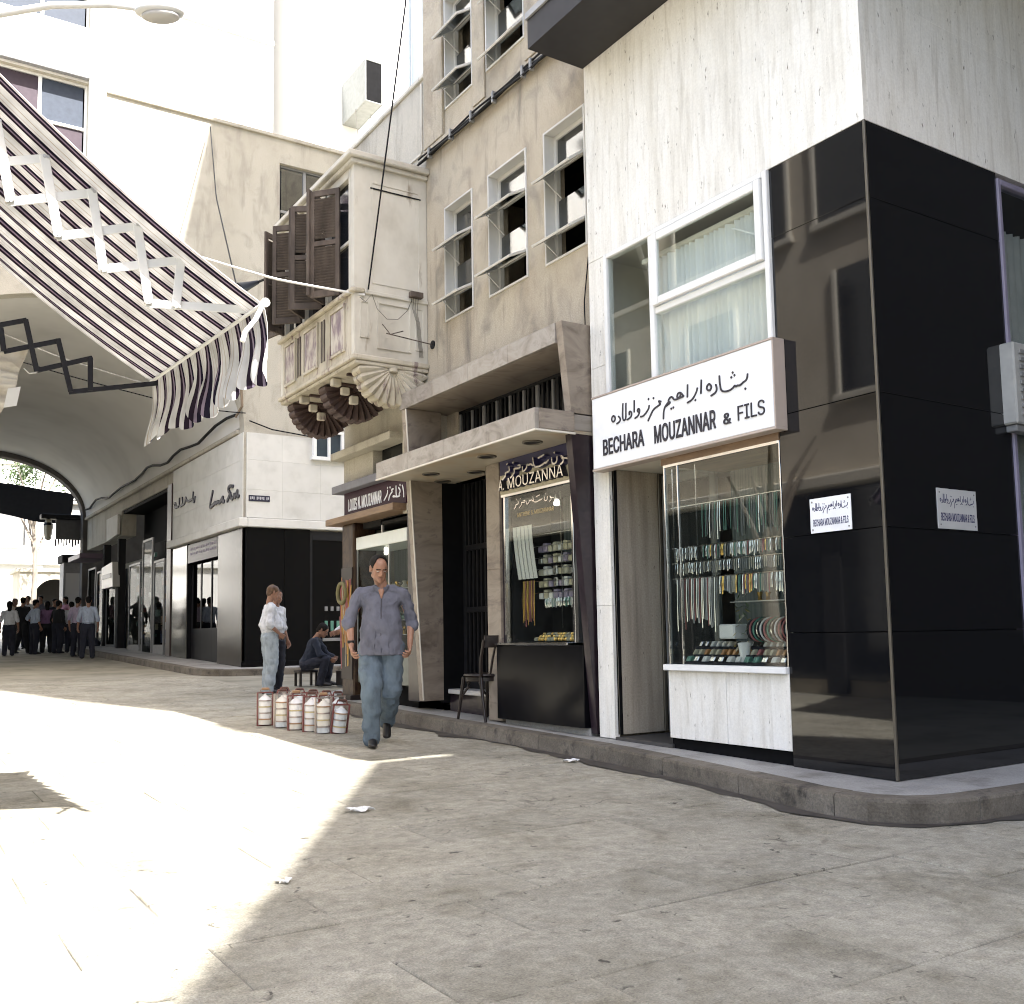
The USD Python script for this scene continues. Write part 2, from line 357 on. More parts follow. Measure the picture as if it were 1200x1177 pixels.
DARKDOOR = plain('dark_smoked_glass', (.012, .013, .014), .06)
CURTAIN = mat('net_curtain', [(.74, .75, .75), (.84, .85, .84)], 3, (9, 9, .3), rough=.9)
GREYGREEN = mat('grey_green_drape', [(.06, .075, .07), (.19, .21, .20)], 4, (14, 14, .3), rough=.8)
GLASS = pane_mat('window_glass')
GLASSR = pane_mat('shop_glass', (.90, .93, .92), .0, .05, .8)
GLASSD = pane_mat('dim_shop_glass', (.85, .88, .87), .02, .03, .16)
GLASSB = pane_mat('bluish_window_glass', (.42, .47, .50), .02, .16)
FROST = plain('frosted_blue_sheet', (.55, .60, .62), .4)
SHUT = mat('brown_shutter_paint', [(.040, .030, .024), (.078, .060, .048), (.115, .092, .074)], 7, (1, 1, .4), rough=.75, bump=.2, second=((.24, .19, .15), 9, (2, 2, .5), .66, .74), vary=.15)
WOOD = mat('dark_brown_wood', [(.012, .008, .007), (.026, .018, .015)], 12, (1, 1, .2), rough=.4)
OCHREWOOD = mat('ochre_wood', [(.15, .095, .06), (.26, .17, .10)], 8, (3, .4, 3), rough=.5)
MAROON = plain('maroon_sign_board', (.032, .009, .020), .45, spec=.2)
NAVY = plain('navy_sign_board', (.028, .026, .075), .35)
OCHRE = mat('sandy_sign_panel', [(.40, .36, .25), (.54, .49, .36)], 30, rough=.7)
GOLD = plain('gold', (.72, .46, .14), .25, 1.0)
SILVER = plain('silver', (.72, .70, .68), .2, 1.0)
VELVET = plain('black_velvet', (.012, .011, .014), .95)
CARD = plain('white_card', (.72, .70, .66), .8)
PINKSTONE = plain('coral_beads', (.38, .13, .13), .35)
GREENSTONE = plain('green_beads', (.10, .24, .18), .3)
CABLE = plain('black_cable', (.010, .010, .0105), .6, spec=.2)
WHITECABLE = plain('white_cable', (.62, .61, .58), .5)
BULB = plain('lit_bulb', (1.0, .93, .80), .3, emit=.9)
LEAF = mat('leaf_green', [(.035, .07, .02), (.10, .15, .045)], 9, rough=.55)
BARK = mat('pale_bark', [(.16, .13, .10), (.30, .26, .21)], 6, (1, 1, .3), rough=.9, bump=.4)
CANVAS = mat('weathered_canvas', [(.34, .28, .20), (.56, .52, .45), (.68, .66, .62)], 5, rough=.9, bump=.5, bscale=25, bdist=.01, second=((.30, .17, .09), 4, (1, 1, 1), .62, .72))
TARP = plain('dark_tarpaulin', (.022, .023, .027), .8, spec=.15)
PAPER = plain('white_paper', (.75, .75, .74), .9)
# ---------------------------------------------------------------- ground and pavements
X0, Y0, M = 5.26, 3.89, 5.32                 # shop-front plane, corner, wall plane of the older houses
ys = np.unique(np.concatenate([np.linspace(-70, 4, 12), np.linspace(4, 16, 13), np.linspace(16, 75, 30), np.linspace(75, 260, 8)]))
xs = np.linspace(-120, 120, 25)
put('street', grid([[(x, y, float(g(y)) - .012) for y in ys] for x in xs]), ROAD, kind='structure')
pav_street = thing('street_paving', None, None, kind='structure')


def drape(m, off=0):
    m.vertices[:, 2] += g(m.vertices[:, 1]) + off; return m


y = 1.55; row = 0; made = 0
while y < 20.5:
    d = .50 if y < 12 else .62
    x = (-1.2 if y > 6 else -.4) + (.45 if row % 2 else 0) + rng.uniform(-.08, .08); xe = 5.75 if y < 14 else 5.65
    while x < xe:
        w = rng.choice([.78, .9, 1.02, .9]) if y < 12 else 1.25
        if made < 298:
            jx, jy = rng.uniform(.0015, .004), rng.uniform(.0015, .004)
            s = ch(x + jx, min(x + w, xe) - jx, y + jy, y + d - jy, -.045, 0, .004)
            up = s.vertices[:, 2] > -.01
            s.vertices[up, 2] += (s.vertices[up, 0] - x) * rng.uniform(-.004, .004) + (s.vertices[up, 1] - y) * rng.uniform(-.005, .005) + rng.uniform(-.002, .002)
            put('paving_slab', drape(s), rng.choice([ROADS[0], ROADS[1], ROADS[1], ROADS[2]]), pav_street); made += 1
        x += w
    y += d; row += 1
put('joint_fill', drape(grid([[(x, y_, -.0065) for y_ in np.linspace(1.5, 20.4, 40)] for x in np.linspace(-1.3, 5.6, 8)])), GROUT, pav_street)

kerb_line = [(5.70, 13.9), (5.28, 13.55), (5.05, 12.9), (4.98, 11.8), (4.96, 10.4), (4.93, 8.9), (4.93, 7.4), (4.90, 6.2), (4.80, 5.2), (4.68, 4.4), (4.60, 3.95), (4.62, 3.62), (4.76, 3.40), (5.0, 3.28), (5.6, 3.24), (7, 3.24), (9, 3.24), (12, 3.24)]


def pavement(name, line, inner, hgt=.13):
    t = thing(name, None, None, kind='structure')
    ls = sg.LineString(line); n = max(2, int(ls.length / .85)); w = .16
    side = 1
    pts = [np.array(ls.interpolate(i / n, normalized=True).coords[0]) for i in range(n + 1)]
    for i in range(n):
        k = 5
        c = [np.array(ls.interpolate((i + (.004 if j == 0 else .996 if j == k - 1 else j / (k - 1))) / n, normalized=True).coords[0]) for j in range(k)]
        top = rng.uniform(-.004, .004)
        O, I = [], []
        for j in range(k):
            dv = c[min(j + 1, k - 1)] - c[max(j - 1, 0)]; nv = np.array([-dv[1], dv[0]]); nv /= np.linalg.norm(nv)
            if (inner.centroid.coords[0] - c[j]) @ nv < 0: nv = -nv
            O.append(c[j]); I.append(c[j] + nv * w)
        r = []
        for o, q in zip(O, I):
            a = g(o[1]); nn = (q - o) / w
            r.append([(*o, a - .05), (*o, a + hgt - .02 + top), (*(o + nn * .008), a + hgt - .005 + top), (*(o + nn * .02), a + hgt + top), (*q, a + hgt + top), (*q, a - .05)])
        P = np.array(r); P = np.concatenate([P, P[:, :1]], 1); s = grid(P)
        for e, fl in ((0, 0), (-1, 1)):
            v = P[e][:-1]; f = np.array([[0, i_, i_ + 1] for i_ in range(1, 5)])
            s = trimesh.util.concatenate([s, trimesh.Trimesh(v, f if fl else f[:, ::-1], process=False)])
        trimesh.repair.fix_normals(s)
        put('kerb_stone', s, KERB, t)
    inn = inner.difference(ls.buffer(w * .96, cap_style=2))
    m = trimesh.creation.extrude_polygon(inn if inn.geom_type == 'Polygon' else max(inn.geoms, key=lambda q: q.area), hgt, engine='earcut')
    m = m.subdivide_to_size(1.0)
    m.vertices[:, 2] += g(m.vertices[:, 1]) - .004
    put('pavement_top', m, PAVE, t)
    return t


pavement('pavement', kerb_line, sg.Polygon(kerb_line + [(12, 3.95), (5.5, 3.95), (5.5, 12.3), (9, 12.4), (9, 13.9)]))
far_line = [(5.62, 40), (5.60, 31), (5.64, 24), (5.68, 21.3), (5.80, 20.7), (6.15, 20.35), (6.8, 20.22), (9, 20.2), (12, 20.2)]
pavement('pavement_beyond', far_line, sg.Polygon(far_line + [(12, 21.2), (6.9, 21.2), (6.9, 40)]))
# damp dirt in the gutter
gl = []
for i, (x, y) in enumerate(kerb_line[2:14]):
    pass
ls = sg.LineString(kerb_line[3:16]); O = []
for k in range(90):
    p = np.array(ls.interpolate(k / 89, normalized=True).coords[0]); q = np.array(ls.interpolate(min(1, k / 89 + .01), normalized=True).coords[0]); d = q - p
    if np.linalg.norm(d) < 1e-6: continue
    n = np.array([d[1], -d[0]]) / np.linalg.norm(d)
    w = max(.012, .07 + .16 * (meshkit.fbm(np.array([[k * .23, 0, 0]]), 4, 3)[0] - .42) * 2.2)
    O.append([(*(p - n * .01), g(p[1]) + .006), (*(p + n * w), g(p[1] + n[1] * w) + .0055)])
put('gutter_dirt', grid(np.array(O)), GUTTER, kind='stuff')

# ---------------------------------------------------------------- corner shop clad in travertine and black granite
tb = thing('corner_shop_building', 'travertine clad corner building with polished black granite corner and a white framed upper window', 'building', (X0, Y0, .1))
D = .05
GZ = [(.13, 1.03), (1.03, 1.68), (1.68, 2.53), (2.53, 3.80), (3.80, 4.31)]
for z0, z1 in GZ:                                                     # granite on both faces of the corner
    put('granite_slab', ch(X0, X0 + D, Y0 + .012, 4.70, z0 + .002, z1 - .002, .002), GRAN, tb)
    put('granite_slab', ch(X0 + .012, 6.72, Y0, Y0 + D, z0 + .002, z1 - .002, .002), GRAN, tb)
for z0, z1 in ((.13, 1.2), (1.2, 2.3), (2.3, 3.3), (3.3, 4.31)):
    put('granite_slab', ch(8.25, 10.4, Y0, Y0 + D, z0 + .002, z1 - .002, .002), GRAN, tb)
put('corner_trim', ch(X0 - .004, X0 + .014, Y0 - .004, Y0 + .014, .13, 4.312, .003), BRONZE, tb)
# travertine panels: front
zs = [4.312, 5.23, 6.13, 7.2, 8.3, 9.4]
for z0, z1 in zip(zs[:-1], zs[1:]):
    yy = [Y0, 4.70, 5.42, 6.14, 6.81]
    for a, b in zip(yy[:-1], yy[1:]):
        put('travertine_panel', ch(X0, X0 + D, a + (.0 if a == Y0 else .0002), b - .0002, z0 + .0002, z1 - .0002, .0004), TRAV, tb)
    xx = [X0 + D + .001, 6.05, 6.85, 7.65, 8.45, 10.4]
    for a, b in zip(xx[:-1], xx[1:]):
        put('travertine_panel', ch(a + .0002, b - .0002, Y0, Y0 + D, z0 + .0002, z1 - .0002, .0004), TRAV, tb)
for z0, z1 in ((.17, 1.28), (1.28, 2.43), (2.43, 3.35), (3.35, 4.31)):
    put('travertine_panel', ch(X0, X0 + D, 6.60, 6.81, z0 + .0008, z1 - .0008, .002), TRAV, tb)
put('travertine_panel', ch(X0 + .001, X0 + D, 6.571, 6.60, 3.05, 4.31, .002), TRAV, tb)
put('party_wall', box(X0 + .06, 6.6, 6.74, 6.80,   .1, 9.4), CONC, tb)
put('core', [box(X0 + .06, 10.4, Y0 + .06, 6.74, 4.36, 9.4), box(6.95, 10.4, 4.9, 6.74, .1, 4.36), box(X0 + .06, 6.6, Y0 + .06, 4.66, .1, 4.36)], DIM, tb)
put('roof', box(X0 - .05, 10.4, Y0 - .05, 6.81, 9.4, 9.5), CONC, tb)
# canopy slab high up
put('canopy_slab', [prism([(4.66, 6.82), (4.66, 2.9), (11, 2.9), (11, Y0 - .005), (X0 - .005, Y0 - .005), (X0 - .005, 6.82)], 'z', 6.135, 6.40)], plain('dark_grey_painted_slab', (.016, .014, .014), .6), tb)
put('canopy_edge', prism([(4.64, 6.83), (4.64, 2.88), (11, 2.88), (11, 2.96), (4.72, 2.96), (4.72, 6.83)], 'z', 6.402, 6.46), plain('grey_flashing', (.30, .30, .30), .5), tb)
# upper window
uw = put('upper_window', [ch(X0 - .03, X0 + .05, 4.70, 4.745, 3.02, 4.305), ch(X0 - .03, X0 + .05, 6.525, 6.57, 3.02, 4.305), ch(X0 - .029, X0 + .05, 4.745, 6.525, 4.262, 4.304), ch(X0 - .028, X0 + .05, 5.925, 5.985, 3.02, 4.262)], WHITE, tb)
put('transom_bar', ch(X0 - .02, X0 + .04, 4.745, 5.925, 3.60, 3.655), WHITE, uw)
put('vent_sash', [ch(X0 - .05, X0 - .01, 4.75, 4.81, 3.66, 4.255), ch(X0 - .05, X0 - .01, 5.86, 5.92, 3.66, 4.255), ch(X0 - .049, X0 - .011, 4.81, 5.86, 4.19, 4.254), ch(X0 - .049, X0 - .011, 4.81, 5.86, 3.661, 3.725)], WHITE, uw)
put('pane', box(X0 - .004, X0, 5.985, 6.525, 3.02, 4.262), GLASSR, uw)
put('pane', box(X0 - .034, X0 - .03, 4.81, 5.86, 3.725, 4.19), GLASS, uw)
put('pane', box(X0 - .004, X0, 4.745, 5.925, 3.02, 3.60), GLASS, uw)
n = 130; yy = np.linspace(4.72, 6.12, n)
put('net_curtain', solid_sheet([[(X0 + .12 + .022 * math.sin(k * 1.05 + math.sin(k * .21) * 2), yv, z) for z in (2.9, 3.6, 4.12)] for k, yv in enumerate(yy)], (.003, 0, 0)), CURTAIN, tb, smooth=True)
put('curtain_rail', ch(X0 + .09, X0 + .15, 4.7, 6.2, 4.12, 4.16), CREAM, tb)
put('window_stay', bar((X0 + .02, 4.80, 3.86), (X0 + .085, 5.15, 4.06), .014), WHITE, tb)
put('upper_room', [box(6.60, 6.65, 4.66, 6.74, 2.5, 4.36), box(X0 + .06, 6.6, 4.661, 4.69, 2.5, 4.36), box(X0 + .06, 6.6, 6.70, 6.735, 2.5, 4.36), box(X0 + .06, 6.6, 4.69, 6.70, 2.56, 2.6), box(X0 + .06, 6.6, 4.69, 6.70, 4.33, 4.358)], CREAM, tb)
put('wardrobe', ch(5.9, 6.4, 6.25, 6.68, 2.6, 4.0), STEEL, tb)
# side window with curtain (on the side street)
sw = put('side_window', [ch(6.72, 6.76, Y0 - .015, Y0 + .06, .9, 4.27), ch(8.2, 8.24, Y0 - .015, Y0 + .06, .9, 4.27), ch(6.76, 8.2, Y0 - .014, Y0 + .06, 4.225, 4.268), ch(6.76, 8.2, Y0 - .014, Y0 + .06, .9, .96)], plain('mauve_grey_frame', (.22, .20, .27), .4), tb)
put('pane', box(6.76, 8.2, Y0 + .02, Y0 + .024, .96, 4.225), GLASSR, sw)
put('drape', solid_sheet([[(xv, Y0 + .2 + .02 * math.sin(k * 1.1), z) for z in (.95, 2.5, 4.02)] for k, xv in enumerate(np.linspace(6.78, 8.2, 90))], (0, .003, 0)), plain('grey_drape', (.33, .32, .31), .9), tb, smooth=True)
put('granite_slab', ch(6.721, 8.249, Y0, Y0 + D, .13, .899, .002), GRAN, tb)
put('room_back', [box(6.76, 8.2, 4.6, 4.62, .9, 4.3), box(6.74, 6.758, Y0 + .06, 4.6, .9, 4.3)], DIM, tb)
# doorway recess
put('door_jamb', ch(X0 + .03, 5.80, 6.60, 6.66, .2, 2.44, .003), TRAVDARK, tb)
put('door_trim', ch(5.80, 5.83, 6.585, 6.60, .2, 2.44), BRONZE, tb)
put('shadow_gap', box(X0 + .051, X0 + .08, 6.592, 6.5995, .2, 2.44), DARK, tb)
put('door_step', ch(X0 - .002, 6.5, 5.90, 6.60, .12, .185, .004), plain('dark_stone_step', (.05, .047, .043), .6), tb)
put('shop_door', [ch(5.84, 5.88, 5.93, 6.0, .2, 2.42), ch(5.84, 5.88, 6.52, 6.59, .2, 2.42), ch(5.841, 5.879, 6.0, 6.52, 2.34, 2.42), ch(5.841, 5.879, 6.0, 6.52, .2, .32)], STEEL, tb)
put('door_glass', box(5.855, 5.865, 6.0, 6.52, .32, 2.34), DARKDOOR, tb)
put('door_soffit', box(X0 + .03, 6.5, 5.94, 6.60, 2.44, 2.46), CREAM, tb)
# display window, bulkhead, sill
for q_ in (ch(X0, X0 + .06, 4.702, 5.30, .235, .752, .003), ch(X0, X0 + .06, 5.301, 5.92, .235, .752, .003), ch(X0 + .06, 5.9, 5.86, 5.918, .235, .752, .003)): put('bulkhead_slab', q_, TRAV, tb)
put('plinth', box(X0 + .025, X0 + .06, 4.70, 5.92, .1, .235), DARK, tb)
put('window_sill', ch(X0 - .035, 5.95, 4.702, 5.945, .752, .800, .005), WHITE, tb)
dw = put('display_window', [ch(X0 - .005, X0 + .012, 4.702, 4.712, .80, 2.36, .001), ch(X0 - .005, X0 + .012, 5.74, 5.752, .80, 2.36, .001), ch(X0 - .006, X0 + .013, 4.712, 5.905, 2.34, 2.362, .001), ch(X0 - .005, X0 + .012, 5.89, 5.905, .80, 2.34, .001)], CHROME, tb)
put('pane', box(X0 + .002, X0 + .006, 4.712, 5.74, .80, 2.34), GLASSR, dw)
put('pane', box(X0 + .002, X0 + .006, 5.752, 5.89, .80, 2.34), GLASSR, dw)
put('pane', box(X0 + .02, 5.84, 5.896, 5.90, .80, 2.34), GLASSR, dw)
put('lintel', ch(X0 - .01, 5.95, 4.702, 5.925, 2.362, 2.45, .003), OCHREWOOD, tb)
put('display_back', [box(5.93, 5.95, 4.70, 5.84, .8, 2.36), box(X0 + .06, 5.93, 4.702, 4.72, .8, 2.36)], GREYGREEN, tb)
put('display_floor', box(X0 + .02, 5.93, 4.72, 5.89, .801, .812), VELVET, tb)
for z in (2.02, 1.70, 1.58, 1.46):
    put('rail', tube([(X0 + .05, 4.72, z), (X0 + .05, 5.885, z)], .005, 6), CHROME, tb)
put('rail', tube([(X0 + .05, 5.60, 1.46), (X0 + .05, 5.60, 2.33)], .005, 6), CHROME, tb)
put('rail', tube([(X0 + .05, 5.86, 1.42), (X0 + .05, 5.86, 2.33)], .006, 6), CHROME, tb)
put('glass_shelf', ch(X0 + .05, 5.7, 4.73, 5.28, 1.255, 1.263, .001), ALU, tb)

# sign board over the shop
sx = X0 - .115
sb = thing('shop_sign', 'long white enamel fascia sign with dark lettering ending in & FILS above the corner shop', 'sign', (sx, 4.63, 2.43))
put('board', ch(sx, X0 - .002, 4.635, 6.655, 2.435, 3.04, .004), SIGNW, sb)
put('edge_trim', [ch(sx - .004, X0 - .001, 4.622, 6.667, 3.041, 3.056, .002), ch(sx - .004, X0 - .001, 4.6215, 6.667, 2.415, 2.434, .002), ch(sx - .002, X0 - .001, 4.622, 4.634, 2.434, 3.041, .002)], plain('beige_mauve_trim', (.42, .35, .30), .45), sb)
def on_a(x_face):
    return lambda s, z, d: (x_face - d, -s, z)
ARAB1 = [[(-6.368,2.844),(-6.345,2.828),(-6.348,2.802),(-6.372,2.79),(-6.392,2.807),(-6.389,2.837),(-6.368,2.844)],[(-6.301,2.825),(-6.278,2.803),(-6.284,2.78),(-6.326,2.769)],[(-6.241,2.918),(-6.248,2.851),(-6.248,2.792),(-6.229,2.775),(-6.208,2.79),(-6.206,2.842),(-6.203,2.913)],[(-6.168,2.814),(-6.169,2.835),(-6.154,2.839),(-6.139,2.826),(-6.139,2.803),(-6.156,2.785),(-6.197,2.777)],[(-6.11,2.914),(-6.114,2.824)],[(-6.061,2.809),(-6.077,2.826),(-6.064,2.841),(-6.049,2.832),(-6.048,2.811),(-6.067,2.78),(-6.107,2.77)],[(-5.918,2.837),(-5.921,2.815),(-5.962,2.783),(-5.997,2.766),(-6.023,2.769)],[(-5.777,2.842),(-5.805,2.854),(-5.794,2.834),(-5.782,2.821),(-5.816,2.813),(-5.867,2.798),(-5.894,2.769),(-5.934,2.72)],[(-5.922,2.891)],[(-5.863,2.886)],[(-5.691,2.819),(-5.712,2.806),(-5.738,2.784),(-5.749,2.752),(-5.754,2.702)],[(-5.661,2.762)],[(-5.637,2.766)],[(-5.519,2.83),(-5.552,2.868),(-5.583,2.865),(-5.597,2.835),(-5.563,2.828),(-5.548,2.855)],[(-5.523,2.828),(-5.589,2.821),(-5.629,2.823),(-5.645,2.854),(-5.675,2.851),(-5.696,2.825),(-5.665,2.812),(-5.697,2.8),(-5.734,2.789)],[(-5.472,2.905),(-5.478,2.816)],[(-5.369,2.858),(-5.378,2.83),(-5.427,2.781),(-5.479,2.771)],[(-5.394,2.773)],[(-5.324,2.908),(-5.332,2.812)],[(-5.218,2.864),(-5.194,2.843),(-5.201,2.818),(-5.22,2.812),(-5.244,2.828),(-5.241,2.854),(-5.218,2.864)],[(-5.185,2.841),(-5.175,2.81),(-5.188,2.784),(-5.237,2.771)],[(-5.137,2.897),(-5.134,2.83),(-5.124,2.787),(-5.093,2.772),(-5.047,2.768),(-5.007,2.779),(-4.987,2.797),(-4.98,2.782),(-4.957,2.791),(-4.946,2.783),(-4.919,2.791),(-4.907,2.8),(-4.877,2.807),(-4.865,2.826),(-4.862,2.848)],[(-5.003,2.892)],[(-5.019,2.861)],[(-4.987,2.869)],[(-4.889,2.75)]]
ARAB1[19] = [(a - .026, b) for a, b in ARAB1[19]]; ARAB1[20] = [(a + .010, b) for a, b in ARAB1[20]]; ARAB1[4] = [(a + .012, b) for a, b in ARAB1[4]]; ARAB1[5] = [(a + .014, b) for a, b in ARAB1[5]]; ARAB1[3] = [(a + .004, b) for a, b in ARAB1[3]]
put('lettering', strokes(ARAB1, .0138, on_a(sx), .006), SIGNK, sb)
put('lettering', text('BECHARA', .128, on_a(sx), .006, True, .535, -6.525, 2.533), SIGNK, sb)
put('lettering', text('MOUZANNAR', .133, on_a(sx), .006, True, .685, -5.875, 2.526), SIGNK, sb)
put('lettering', text('&', .078, on_a(sx), .006, True, .085, -5.12, 2.533), SIGNK, sb)
put('lettering', text('FILS', .105, on_a(sx), .006, False, .265, -4.98, 2.535), SIGNK, sb)


def plaque(label, to3d, w, h, s0, z0, mt):
    t = thing('name_plaque', label, 'plaque', to3d(s0, z0, 0), 'name plaques on the granite corner')
    c = [to3d(s0, z0, 0), to3d(s0 + w, z0 + h, .006)]; lo, hi = np.minimum(*c), np.maximum(*c)
    put('plate', ch(lo[0], hi[0], lo[1], hi[1], lo[2], hi[2], .001), mt, t)
    A = [[((p[0] + 6.392) / 1.53 * w * .86 + s0 + .07 * w, (p[1] - 2.70) / .218 * h * .33 + z0 + h * .53) for p in q] for q in ARAB1]
    f = lambda s, z, d: to3d(s, z, d + .006)
    put('lettering', strokes(A, .0052, f, .001), plain('blue_black_letters', (.03, .03, .09), .5) if 'blue_black_letters' not in MATS else MATS['blue_black_letters'], t)
    put('lettering', text('BECHARA MOUZANNAR & FILS', h * .19, f, .001, True, w * .86, s0 + .07 * w, z0 + h * .2), MATS['blue_black_letters'], t)
    for u, v in ((.06, .1), (.94, .1), (.06, .9), (.94, .9)):
        a = np.array(to3d(s0 + w * u, z0 + h * v, .006)); b = np.array(to3d(s0 + w * u, z0 + h * v, .009))
        put('screw', cyl(a, b, .006, 8), STEEL, t)
    return t


plaque('white name plaque with four screws on the black granite beside the shop window', lambda s, z, d: (X0 - d, -s, z), .33, .23, -4.46, 1.685, SIGNW)
plaque('grey metal name plaque with four screws on the black side street wall', lambda s, z, d: (s, Y0 - d, z), .43, .265, 5.80, 1.69, plain('brushed_grey_plate', (.50, .50, .49), .5))
ac = thing('air_conditioner', 'grey boxed air conditioner jutting from the black wall below the side street window', 'air conditioner', (6.58, Y0, 2.4))
put('casing', ch(6.63, 7.25, 3.79, Y0 + .03, 2.45, 3.03, .012), plain('ac_grey', (.36, .36, .34), .5), ac)
for k in range(9): put('louvre', ch(6.69, 7.19, 3.778, 3.79, 2.51 + k * .055, 2.54 + k * .055, .003), STEEL, ac)
put('bracket', ch(6.65, 7.23, 3.81, Y0, 2.40, 2.445, .004), STEEL, ac)

# ---------------------------------------------------------------- tan concrete building
cb = thing('concrete_building', 'tan rendered building with columns of tilted awning windows above a marble framed entrance', 'building', (M, 6.81, .1))
WIN = [(8.895, 9.515, 4.535, 5.86), (7.845, 8.575, 4.535, 5.86), (6.885, 7.545, 4.535, 5.86), (8.855, 9.475, 7.005, 8.34), (7.835, 8.575, 7.005, 8.34), (6.88, 7.535, 7.005, 8.34)]
poly = sg.box(6.815, 3.60, 9.945, 9.6)
for a, b, c, d in WIN: poly = poly.difference(sg.box(a, c, b, d))
put('wall', prism(poly, 'x', M, M + .24), CONC, cb)
put('pilaster', ch(M - .035, M - .001, 9.49, 9.945, 6.72, 9.6, .006), CONC, cb)
for a, b in ((8.59, 8.84), (7.55, 7.82)):
    put('pilaster', ch(M - .02, M - .001, a, b, 6.74, 9.6, .005), CONC, cb)
put('string_course', ch(M - .045, M - .001, 6.816, 9.94, 6.60, 6.70, .01), CONC, cb)
put('side_wall', [box(M + .24, 11, 9.70, 9.944, 3.3, 9.6), box(M + .24, 11, 6.816, 6.9, 3.3, 9.6)], CONC, cb)
put('roof', box(M - .1, 11, 6.815, 9.96, 9.6, 9.8), CONC, cb)
put('room', [box(M + 1.2, M + 1.3, 6.9, 9.7, 3.6, 9.6), box(M + .24, M + 1.2, 6.9, 9.7, 6.2, 6.4), box(M + .24, M + 1.2, 6.9, 9.7, 8.7, 8.9)], DARK, cb)
WHITEF = plain('chalky_window_paint', (.58, .57, .53), .6)
MIRRORY = pane_mat('dusty_window_glass', (.34, .37, .38), .08, .15)
for i, (a, b, c, d) in enumerate(WIN):
    e = .022
    wn = put('awning_window', [ch(M - .012, M + .10, a, a + e, c, d, .003), ch(M - .012, M + .10, b - e, b, c, d, .003), ch(M - .0115, M + .10, a + e, b - e, d - e, d, .003), ch(M - .016, M + .10, a + e, b - e, c, c + e, .003),
                             ch(M + .10, M + .15, a + .01, a + .06, c + .01, d - .01, .003), ch(M + .10, M + .15, b - .06, b - .01, c + .01, d - .01, .003), ch(M + .101, M + .15, a + .06, b - .06, d - .06, d - .01, .003), ch(M + .101, M + .15, a + .06, b - .06, c + .01, c + .04, .003)], WHITEF, cb)
    h = (d - c - .06) / 4
    for k in range(4):
        z1 = d - .04 - k * h; z0 = z1 - h
        if k in (0, 2):
            put('pane', box(M + .122, M + .126, a + .06, b - .06, z0 + .015, z1), MIRRORY, wn)
            put('blind', box(M + .15, M + .155, a + .05, b - .05, z0, z1 - h * [.0, .35, .1, .5, .0, .2][i] * (k == 2)), plain(f'window_blind_{i}_{k}', [(.30, .34, .37), (.38, .40, .38), (.24, .22, .18), (.33, .36, .36), (.28, .33, .36), (.3, .3, .28)][i], .8), wn)
            put('glazing_bar', ch(M + .105, M + .145, a + .06, b - .06, z0, z0 + .022, .003), WHITEF, wn)
        else:                                                        # a sash swung out on its top edge
            ang = math.radians([58, 62, 55, 57, 40, 60, 50, 60, 50][i] + (3 if k == 3 else 0)); Ls = h + .02
            def tilt(m):
                v = m.vertices - [M + .10, 0, z1 - .01]
                x_, z_ = v[:, 0].copy(), v[:, 2].copy()
                m.vertices[:, 0] = M + .10 + x_ * math.cos(ang) + z_ * math.sin(ang) ; m.vertices[:, 2] = z1 - .01 - x_ * math.sin(ang) + z_ * math.cos(ang)
                return m
            A, B = a + .03, b - .03; f = .034
            zt, zb = z1 - .01, z1 - .01 - Ls
            put('sash', [tilt(x_) for x_ in (ch(M + .085, M + .11, A, A + f, zb, zt, .003), ch(M + .085, M + .11, B - f, B, zb, zt, .003), ch(M + .086, M + .109, A + f, B - f, zt - f, zt, .003), ch(M + .086, M + .109, A + f, B - f, zb, zb + f, .003))], WHITEF, wn)
            put('sash_pane', tilt(box(M + .096, M + .099, A + f, B - f, zb + f, zt - f)), MIRRORY, wn)
            put('stay', bar((M + .13, b - .10, z0 + .02), (M + .10 - Ls * .62 * math.sin(ang), b - .06, z1 - Ls * .62 * math.cos(ang)), .012), WHITEF, wn)
# cable bundle clamped along the facade
cbn = thing('cable_bundle', 'bundle of dark pipes and cables clamped along the tan facade between the window rows', 'cables', (M, 8.3, 6.58))
for k, (dz, r) in enumerate(((0, .018), (.03, .011), (-.028, .013))):
    put('cable', tube([(M - .065 - .012 * k % 2, yv, 6.58 + dz + .012 * math.sin(yv * 5 + k * 2)) for yv in np.linspace(6.85, 10.0, 40)], r, 7), CABLE, cbn, smooth=50)
for yv in (7.1, 7.6, 7.75, 8.3, 8.75, 9.2, 9.7): put('clamp', ch(M - .10, M - .046, yv, yv + .035, 6.525, 6.645, .004), STEEL, cbn)

# marble framed entrance
fin = [(4.97, 3.58), (M + .10, 3.58), (M + .10, .33), (5.165, .33)]
put('left_fin', prism(fin, 'y', 9.83, 9.93), MARB, cb)
put('left_fin_trim', bar((4.968, 9.826, 3.58), (5.163, 9.826, .34), .018, .012), CREAM, cb)
put('right_fin', prism([(5.045, 2.80), (M - .002, 2.80), (M - .002, .19), (5.255, .19)], 'y', 6.835, 6.92), DARKMARB, cb)
put('right_fin_face', prism([(4.97, 3.76), (M - .003, 3.76), (M - .003, 2.955), (5.055, 2.955)], 'y', 6.835, 6.928), MARB, cb)
yy = [6.93, 7.7, 8.45, 9.2, 9.98]
for a, b in zip(yy[:-1], yy[1:]):
    put('lintel_slab', ch(4.965, 5.0, a + .001, b - .001, 3.585, 3.765, .003), MARBG, cb)
    put('lintel_soffit', ch(5.0, M + .28, a + .001, b - .001, 3.585, 3.62, .002), MARB, cb)
put('lintel_top', ch(5.0, M - .002, 6.93, 9.98, 3.72, 3.762, .002), MARBG, cb)
put('inner_wall', [box(M + .30, M + .36, 9.70, 9.98, 2.94, 3.585), box(M + .24, M + .30, 6.93, 9.95, 3.62, 4.0)], MARB, cb)
